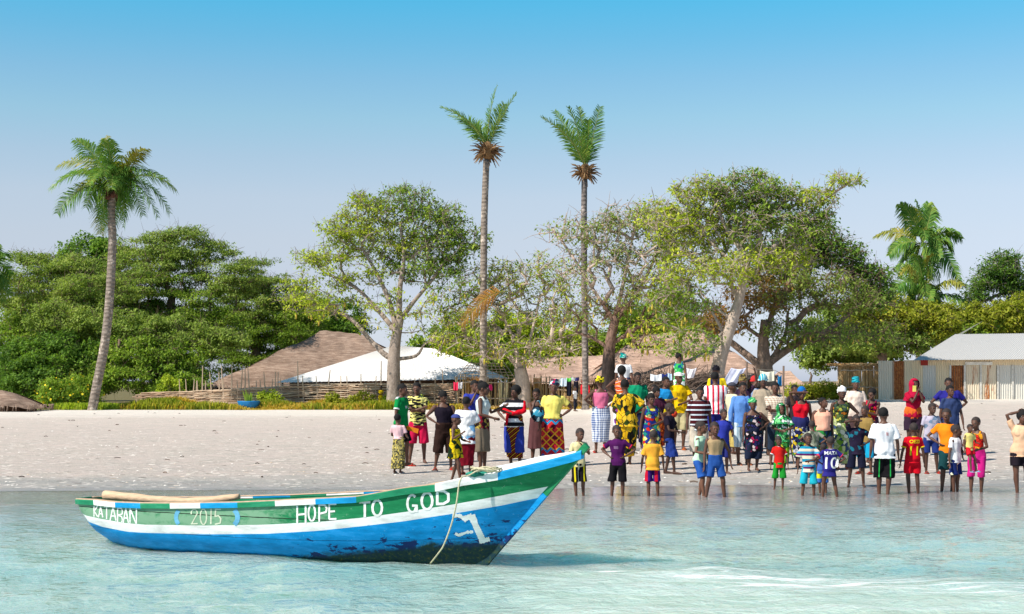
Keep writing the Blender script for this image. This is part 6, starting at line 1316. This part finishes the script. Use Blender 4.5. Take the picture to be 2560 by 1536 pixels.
P('boy seen from behind in a blue football shirt with a white number 10', 2077, 1092, 1243, 182, ('hip', 'hip'), ('tee', plain(c(45, 40, 120)), .41), None, 'short', cuff=plain(c(205, 60, 80)), collar=plain(c(225, 225, 225)), kid=.9, stance=.11, step=(.0, .03), text=[('MATA', .072, 0, .735, m_w, True), ('10', .24, 0, .53, m_w, True)])
P('small child in blue and yellow shorts mostly hidden behind the number 10 shirt', 2058, 1110, 1233, 170, ('down', 'down'), ('tee', plain(c(70, 100, 170)), .45), ('shorts', stripes([(c(60, 110, 190), 1), (c(215, 215, 40), 1)], .22, phase=.1), .27), 'short', kid=1)
P('woman in a turquoise turban and cream blouse standing at the back', 2139, 942, 0, -5, ('down', 'down'), ('loose', plain(c(225, 205, 190)), .48), ('skirt', plain(c(80, 60, 60)), .1, .12), ('turban', TURQW), female=True, wrap=.05, d=32.5, build=1.1)
P('woman in a magenta and yellow printed top, hand held to her mouth', 2180, 972, 0, -12, ('mouth', 'cross'), ('tank', RYP, .5), ('skirt', plain(c(70, 40, 60)), .12, .115), 'braids', female=True, d=29.8, turn=-12)
P('boy in a brown T-shirt and turquoise shorts standing in profile', 2164, 1015, 1206, -45, ('down', 'down'), ('tee', plain(c(140, 115, 65)), .46), ('shorts', plain(c(20, 150, 190)), .24), 'short', kid=.4, foot=red_s, stance=.09, d=27.3)
P('tall boy in a dark navy patterned T-shirt with a hand on his forehead', 2140, 1038, 1229, -12, ('brow', 'hip'), ('tee', wax([c(34, 28, 50), c(40, 30, 52), c(30, 110, 130), c(36, 30, 48), c(38, 32, 50)], 17), .45), ('shorts', plain(c(24, 26, 46)), .27), 'short', kid=.6, sk=3, stance=.10, d=24.6)
P('tall boy from behind in long white T-shirt and black shorts with green stripe', 2208, 1020, 1236, 172, ('down', 'down'), ('loose', plain(c(232, 232, 238)), .45), ('shorts', GSTR, .24), 'hair', kid=.2, stance=.04, step=(-.03, .05), text=[('II', .05, -.03, .70, plain(c(215, 150, 150)), True)])
P('woman under a red scarf holding a phone up to her face', 2285, 949, 0, 5, ('mouth', 'mouth'), ('tee', plain(c(165, 15, 50)), .50), [('shorts', plain(c(50, 34, 50)), .33), ('wrap', plain(c(215, 100, 40)), .48, .1)], ('hood', plain(c(165, 20, 55))), female=True, d=31.5, sk=3)
P('boy from behind in red football shirt with yellow number 11 and red shorts', 2285, 1058, 1234, 180, ('down', 'down'), ('tee', plain(c(205, 15, 35)), .47), ('shorts', plain(c(205, 15, 35)), .33), 'short', cuff=m_y, collar=m_y, kid=.7, stance=.06, text=[('OEZI', .062, 0, .735, m_y, True), ('11', .17, 0, .575, m_y, True)], sk=3)
P('boy in a grey printed T-shirt and navy shorts left of the orange shirt', 2330, 1008, 1206, 0, ('down', 'down'), ('tee', wax([c(180, 172, 190), c(185, 178, 192), c(120, 140, 165), c(178, 170, 186)], 16), .47), ('shorts', plain(c(35, 50, 110)), .29), 'short', kid=.5, foot=red_s, stance=.08, d=27.4, sk=3)
P('tall man in a royal blue polo shirt with elbows out, rearmost of the pair', 2371, 945, 0, 0, ('hip', 'hip'), ('tee', plain(c(40, 38, 125)), .47), ('trousers', plain(c(30, 30, 48)), .1), 'short', d=31.6, build=1.12)
P('man in a slate blue T-shirt directly in front of the royal blue polo', 2374, 964, 0, 0, ('down', 'down'), ('tee', plain(c(48, 62, 100)), .46), ('trousers', plain(c(34, 34, 50)), .1), 'short', d=30, turn=0)
P('boy in an orange T-shirt and dark green shorts, hand on hip', 2366, 1022, 1228, -5, ('hip', 'down'), ('tee', plain(c(240, 130, 25)), .48), ('shorts', plain(c(22, 62, 66)), .29), 'short', kid=.4, stance=.06, step=(.03, -.02))
P('boy in a white T-shirt and navy and white shorts between orange shirt and pink trousers', 2389, 1062, 1230, 35, ('down', 'fwd'), ('tee', plain(c(232, 232, 238)), .47), ('shorts', WNV, .30), 'short', kid=.8, turn=20, stance=.045)
mom = P('girl in a red printed vest and magenta trousers carrying a baby on her hip', 2440, 1043, 1231, -38, ('carry', 'fwd'), ('tank', RBK, .46), ('trousers', plain(c(190, 30, 120)), .25), 'short', kid=.4, female=True, stance=.05, step=(.04, -.04))
P('baby in yellow shirt and red shorts on the hip of the girl in red', 2424, 1061, 0, 25, ('down', 'fwd'), ('tee', plain(c(220, 200, 120)), .45), ('shorts', plain(c(200, 25, 40)), .36), 'short', kid=1, d=22.95, zlift=.46, stance=.09, step=(.14, .1), foot=plain(c(150, 175, 215)))
P('woman in a peach T-shirt and dark shorts with raised hands, cut by the right edge', 2556, 1026, 1232, -5, ('head', 'head'), ('tee', plain(c(225, 180, 145)), .47), ('shorts', plain(c(32, 26, 34)), .36), 'afro', female=True, kid=.2)
P('small child in a rust coloured shirt peering out between the green and yellow shirts', 1636, 962, 0, -10, ('down', 'down'), ('tee', plain(c(150, 70, 40)), .48), ('shorts', plain(c(60, 50, 60)), .3), 'short', d=36)

# ---------------------------------------------------------------- held and standing things
def thing_mesh(name, b, mat, loc, label, cat, smooth=True, group=None):
    o = b.build(name, mat if isinstance(mat, list) else [mat], None, smooth); o.location = loc; return tag(o, label, cat, group)
b = MB(); b.ball((0, 0, 0), (.135, .07, .15), 14, 10); b.tube([(-.09, 0, .1), (-.04, -.02, .26), (.03, -.02, .27), (.09, 0, .1)], .010, 6)
thing_mesh('bag', b, wax([c(60, 150, 180), c(30, 60, 80), c(190, 215, 220), c(25, 30, 40)], 14), at(1344, 1036, 28.5), 'shiny blue patterned bag held by the woman in the brown dress', 'bag')
b = MB(); b.loft([[(-.11, -.006, .03), (.11, -.006, -.05), (.11, .006, -.05), (-.11, .006, .03)], [(-.10, -.006, .10), (.13, -.006, .04), (.13, .006, .04), (-.10, .006, .10)]])
thing_mesh('paper_fan', b, plain(c(220, 130, 30)), at(1030, 1078, 27.4), 'orange paper held by the girl in the pink top', 'paper', False)
b = MB(); b.box((0, 0, 0), (.075, .012, .13)); thing_mesh('phone', b, plain(c(225, 215, 110)), at(2286, 972, 31.1), 'yellowish phone held up by the woman under the red scarf', 'phone', False)
loose('staff', [(1957, 966, 28.9), (1962, 1040, 28.7), (1985, 1160, 28.2)], .014, simple('pale_staff', (.34, .24, .16), .8), 'long thin wooden staff leaning beside the woman in the red top', 'stick', 6)
b = MB(); b.ball((0, 0, 0), (.10, .09, .06), 10, 6); b.ball((.05, 0, .03), (.06, .05, .05), 8, 6); thing_mesh('sleeve_bundle', b, plain(c(190, 60, 40)), at(1680, 1038, 27.6), 'small red-brown bundle held by the boy in black', 'bundle')
for bx in ():
    pass
# ---------------------------------------------------------------- washing
def cloth_sheet(label, px0, px1, y0, y1, d, mat, seed, sk_=0, cat='laundry', d2=None, shape=None):
    """a hanging cloth between two photo columns"""
    A = at(px0, y0, d); B = at(px1, y0, d2 or d); C = at(px1 + sk_, y1, d2 or d); D = at(px0 + sk_, y1, d); O = (A + B) / 2; n, m = 16, 12; V = []; rnd = random.Random(seed)
    for j in range(m + 1):
        for i in range(n + 1):
            u, v = i / n, j / m; p = (A * (1 - u) + B * u) * (1 - v) + (D * (1 - u) + C * u) * v; w = (B - A).length
            f = shape(u, v) if shape else 1; cx = (A + B) / 2 * (1 - v) + (C + D) / 2 * v; p = cx + (p - cx) * f
            p = p + Vector((0, .022 * math.sin(u * 9 + seed + v) * (.4 + v) + .012 * math.sin(u * 17), -.05 * math.sin(math.pi * u) * (1 - v * .5))) - O; V.append(p)
    N = len(V); V2 = V + [p + Vector((0, .006, 0)) for p in V]; Fs = []
    for j in range(m):
        for i in range(n): a = j * (n + 1) + i; Fs += [(a, a + 1, a + n + 2, a + n + 1), (a + N, a + n + 1 + N, a + n + 2 + N, a + 1 + N)]
    rim = [i for i in range(n + 1)] + [(j + 1) * (n + 1) - 1 for j in range(1, m + 1)] + [m * (n + 1) + i for i in range(n - 1, -1, -1)] + [j * (n + 1) for j in range(m - 1, 0, -1)]
    for a, b_ in zip(rim, rim[1:] + rim[:1]): Fs.append((a, a + N, b_ + N, b_))
    o = mkmesh('laundry', V2, Fs, mat, None, None, True); o.location = O; return tag(o, label, cat, 'washing hung out to dry')
dress = lambda u, v: .75 + .25 * math.sin(v * 2.2) if v > .25 else .55 + .8 * abs(.25 - v)
cloth_sheet('patterned dark cloth at the left end of the washing line', 1378, 1405, 946, 966, 75.5, wax([c(60, 80, 90), c(200, 210, 210), c(30, 40, 60)], 3), 1)
cloth_sheet('pale blue cloth on the washing line left of the bright green one', 1402, 1417, 944, 966, 75.4, plain(c(190, 205, 220)), 2)
cloth_sheet('small bright green cloth on the washing line', 1415, 1428, 944, 955, 75.5, plain(c(110, 220, 90)), 3)
cloth_sheet('white and blue cloth at the right end of the washing line', 1428, 1448, 942, 952, 75.4, wax([c(190, 205, 225), c(60, 60, 120), c(225, 228, 235)], 3), 4)
cloth_sheet('black trousers hanging from the washing line', 1417, 1429, 953, 990, 75.3, plain(c(22, 24, 38)), 5)
cloth_sheet('black cloth hanging beside the black trousers', 1434, 1446, 952, 985, 75.3, plain(c(30, 28, 40)), 6)
cloth_sheet('red dress hung on the reed fence left of the pink vest', 1451, 1474, 952, 986, 75.0, plain(c(215, 30, 45)), 7, shape=dress)
cloth_sheet('small red and pink cloth on the fence left of the orange screen', 1134, 1145, 955, 976, 76.0, plain(c(225, 50, 85)), 8)
cloth_sheet('white and grey cloth beside the small red one on the fence', 1144, 1156, 955, 972, 76.0, plain(c(200, 198, 205)), 9)
cloth_sheet('small bright pink cloth hung right of the second palm trunk', 1222, 1231, 960, 976, 76.0, plain(c(225, 50, 120)), 10, shape=dress)
cloth_sheet('large pale lilac sheet spread slanting above the grey cap', 1828, 1866, 920, 960, 47, plain(c(205, 208, 232)), 11, sk_=-24)
cloth_sheet('cream sheet hanging on a line before the forked trunk', 1900, 1936, 927, 953, 48, plain(c(232, 226, 205)), 12)
cloth_sheet('blue cloth hanging just right of the cream sheet', 1944, 1954, 938, 964, 48, plain(c(30, 110, 160)), 13)
cloth_sheet('white cloth drying on the dark branches right of the green shirt', 1626, 1654, 935, 952, 54, plain(c(222, 226, 232)), 14)
cloth_sheet('navy cloth drying on the dark branches', 1655, 1668, 934, 950, 54, plain(c(40, 55, 120)), 15)
cloth_sheet('pale blue cloth on the branches left of the printed green dress', 1669, 1684, 932, 950, 54, plain(c(180, 205, 225)), 16)
cloth_sheet('crumpled white cloth on the branches right of the printed green dress', 1716, 1742, 920, 945, 54, plain(c(228, 222, 226)), 17, sk_=-8)
cloth_sheet('yellow cloth half hidden beside the crumpled white cloth', 1710, 1722, 924, 938, 54.3, plain(c(235, 185, 40)), 18)
m_line = simple('washing_line', (.25, .22, .18), .9)
loose('washing_line', [(1330, 945, 75.4), (1372, 944, 75.4), (1420, 945, 75.4), (1475, 943, 75.4), (1530, 937, 75.4), (1570, 939, 75.4)], .012, m_line, 'thin line strung with laundry left of the thick dark trunk', 'line', 5)
loose('washing_line', [(1866, 919, 48), (1900, 925, 48), (1936, 926, 48), (1956, 936, 48)], .01, m_line, 'thin line carrying the cream sheet before the forked trunk', 'line', 5)
for px, yt in ((1866, 905), (1888, 915), (1958, 915)): loose('line_post', [(px, 1000, 48), (px + 1, yt, 48)], .035, m_dark, {1866: 'thin dark pole at the upper right corner of the lilac sheet', 1888: 'thin dark pole left of the cream sheet', 1958: 'thin dark pole right of the blue cloth'}[px], 'pole', 6)
# ---------------------------------------------------------------- beach litter
rnd = random.Random(77); b = MB()
for k in range(900):
    d = 24.6 + 34 * rnd.random() ** 1.8; px = rnd.uniform(-60, 2620); x = (px - 1280) / F * d
    if d < 24.9 + .07 * x: continue
    r = rnd.uniform(.012, .035); z = gz(x, d); a = rnd.uniform(0, 3); b.add([(x - r, d, z + .002), (x, d - r, z + .004), (x + r, d, z + .002), (x, d + r * .8, z + .006), (x, d, z + r * .6)], [(0, 1, 4), (1, 2, 4), (2, 3, 4), (3, 0, 4)])
tag(b.build('shells', [straw_mat('shell', [(.85, .80, .74), (.9, .86, .8), (.6, .45, .3)])]), kind='stuff')
b = MB()
for k in range(150):
    d = 25 + 45 * rnd.random(); px = rnd.uniform(0, 2560); x = (px - 1280) / F * d; z = gz(x, d) + .012
    if d < 24.9 + .07 * x: continue
    l = rnd.uniform(.03, .14); b.tube([(x, d, z), (x + l * .5, d + rnd.uniform(-.05, .05), z + .012), (x + l, d + rnd.uniform(-.08, .08), z)], rnd.uniform(.006, .014), 4)
tag(b.build('driftwood_scraps', [m_dark]), kind='stuff')
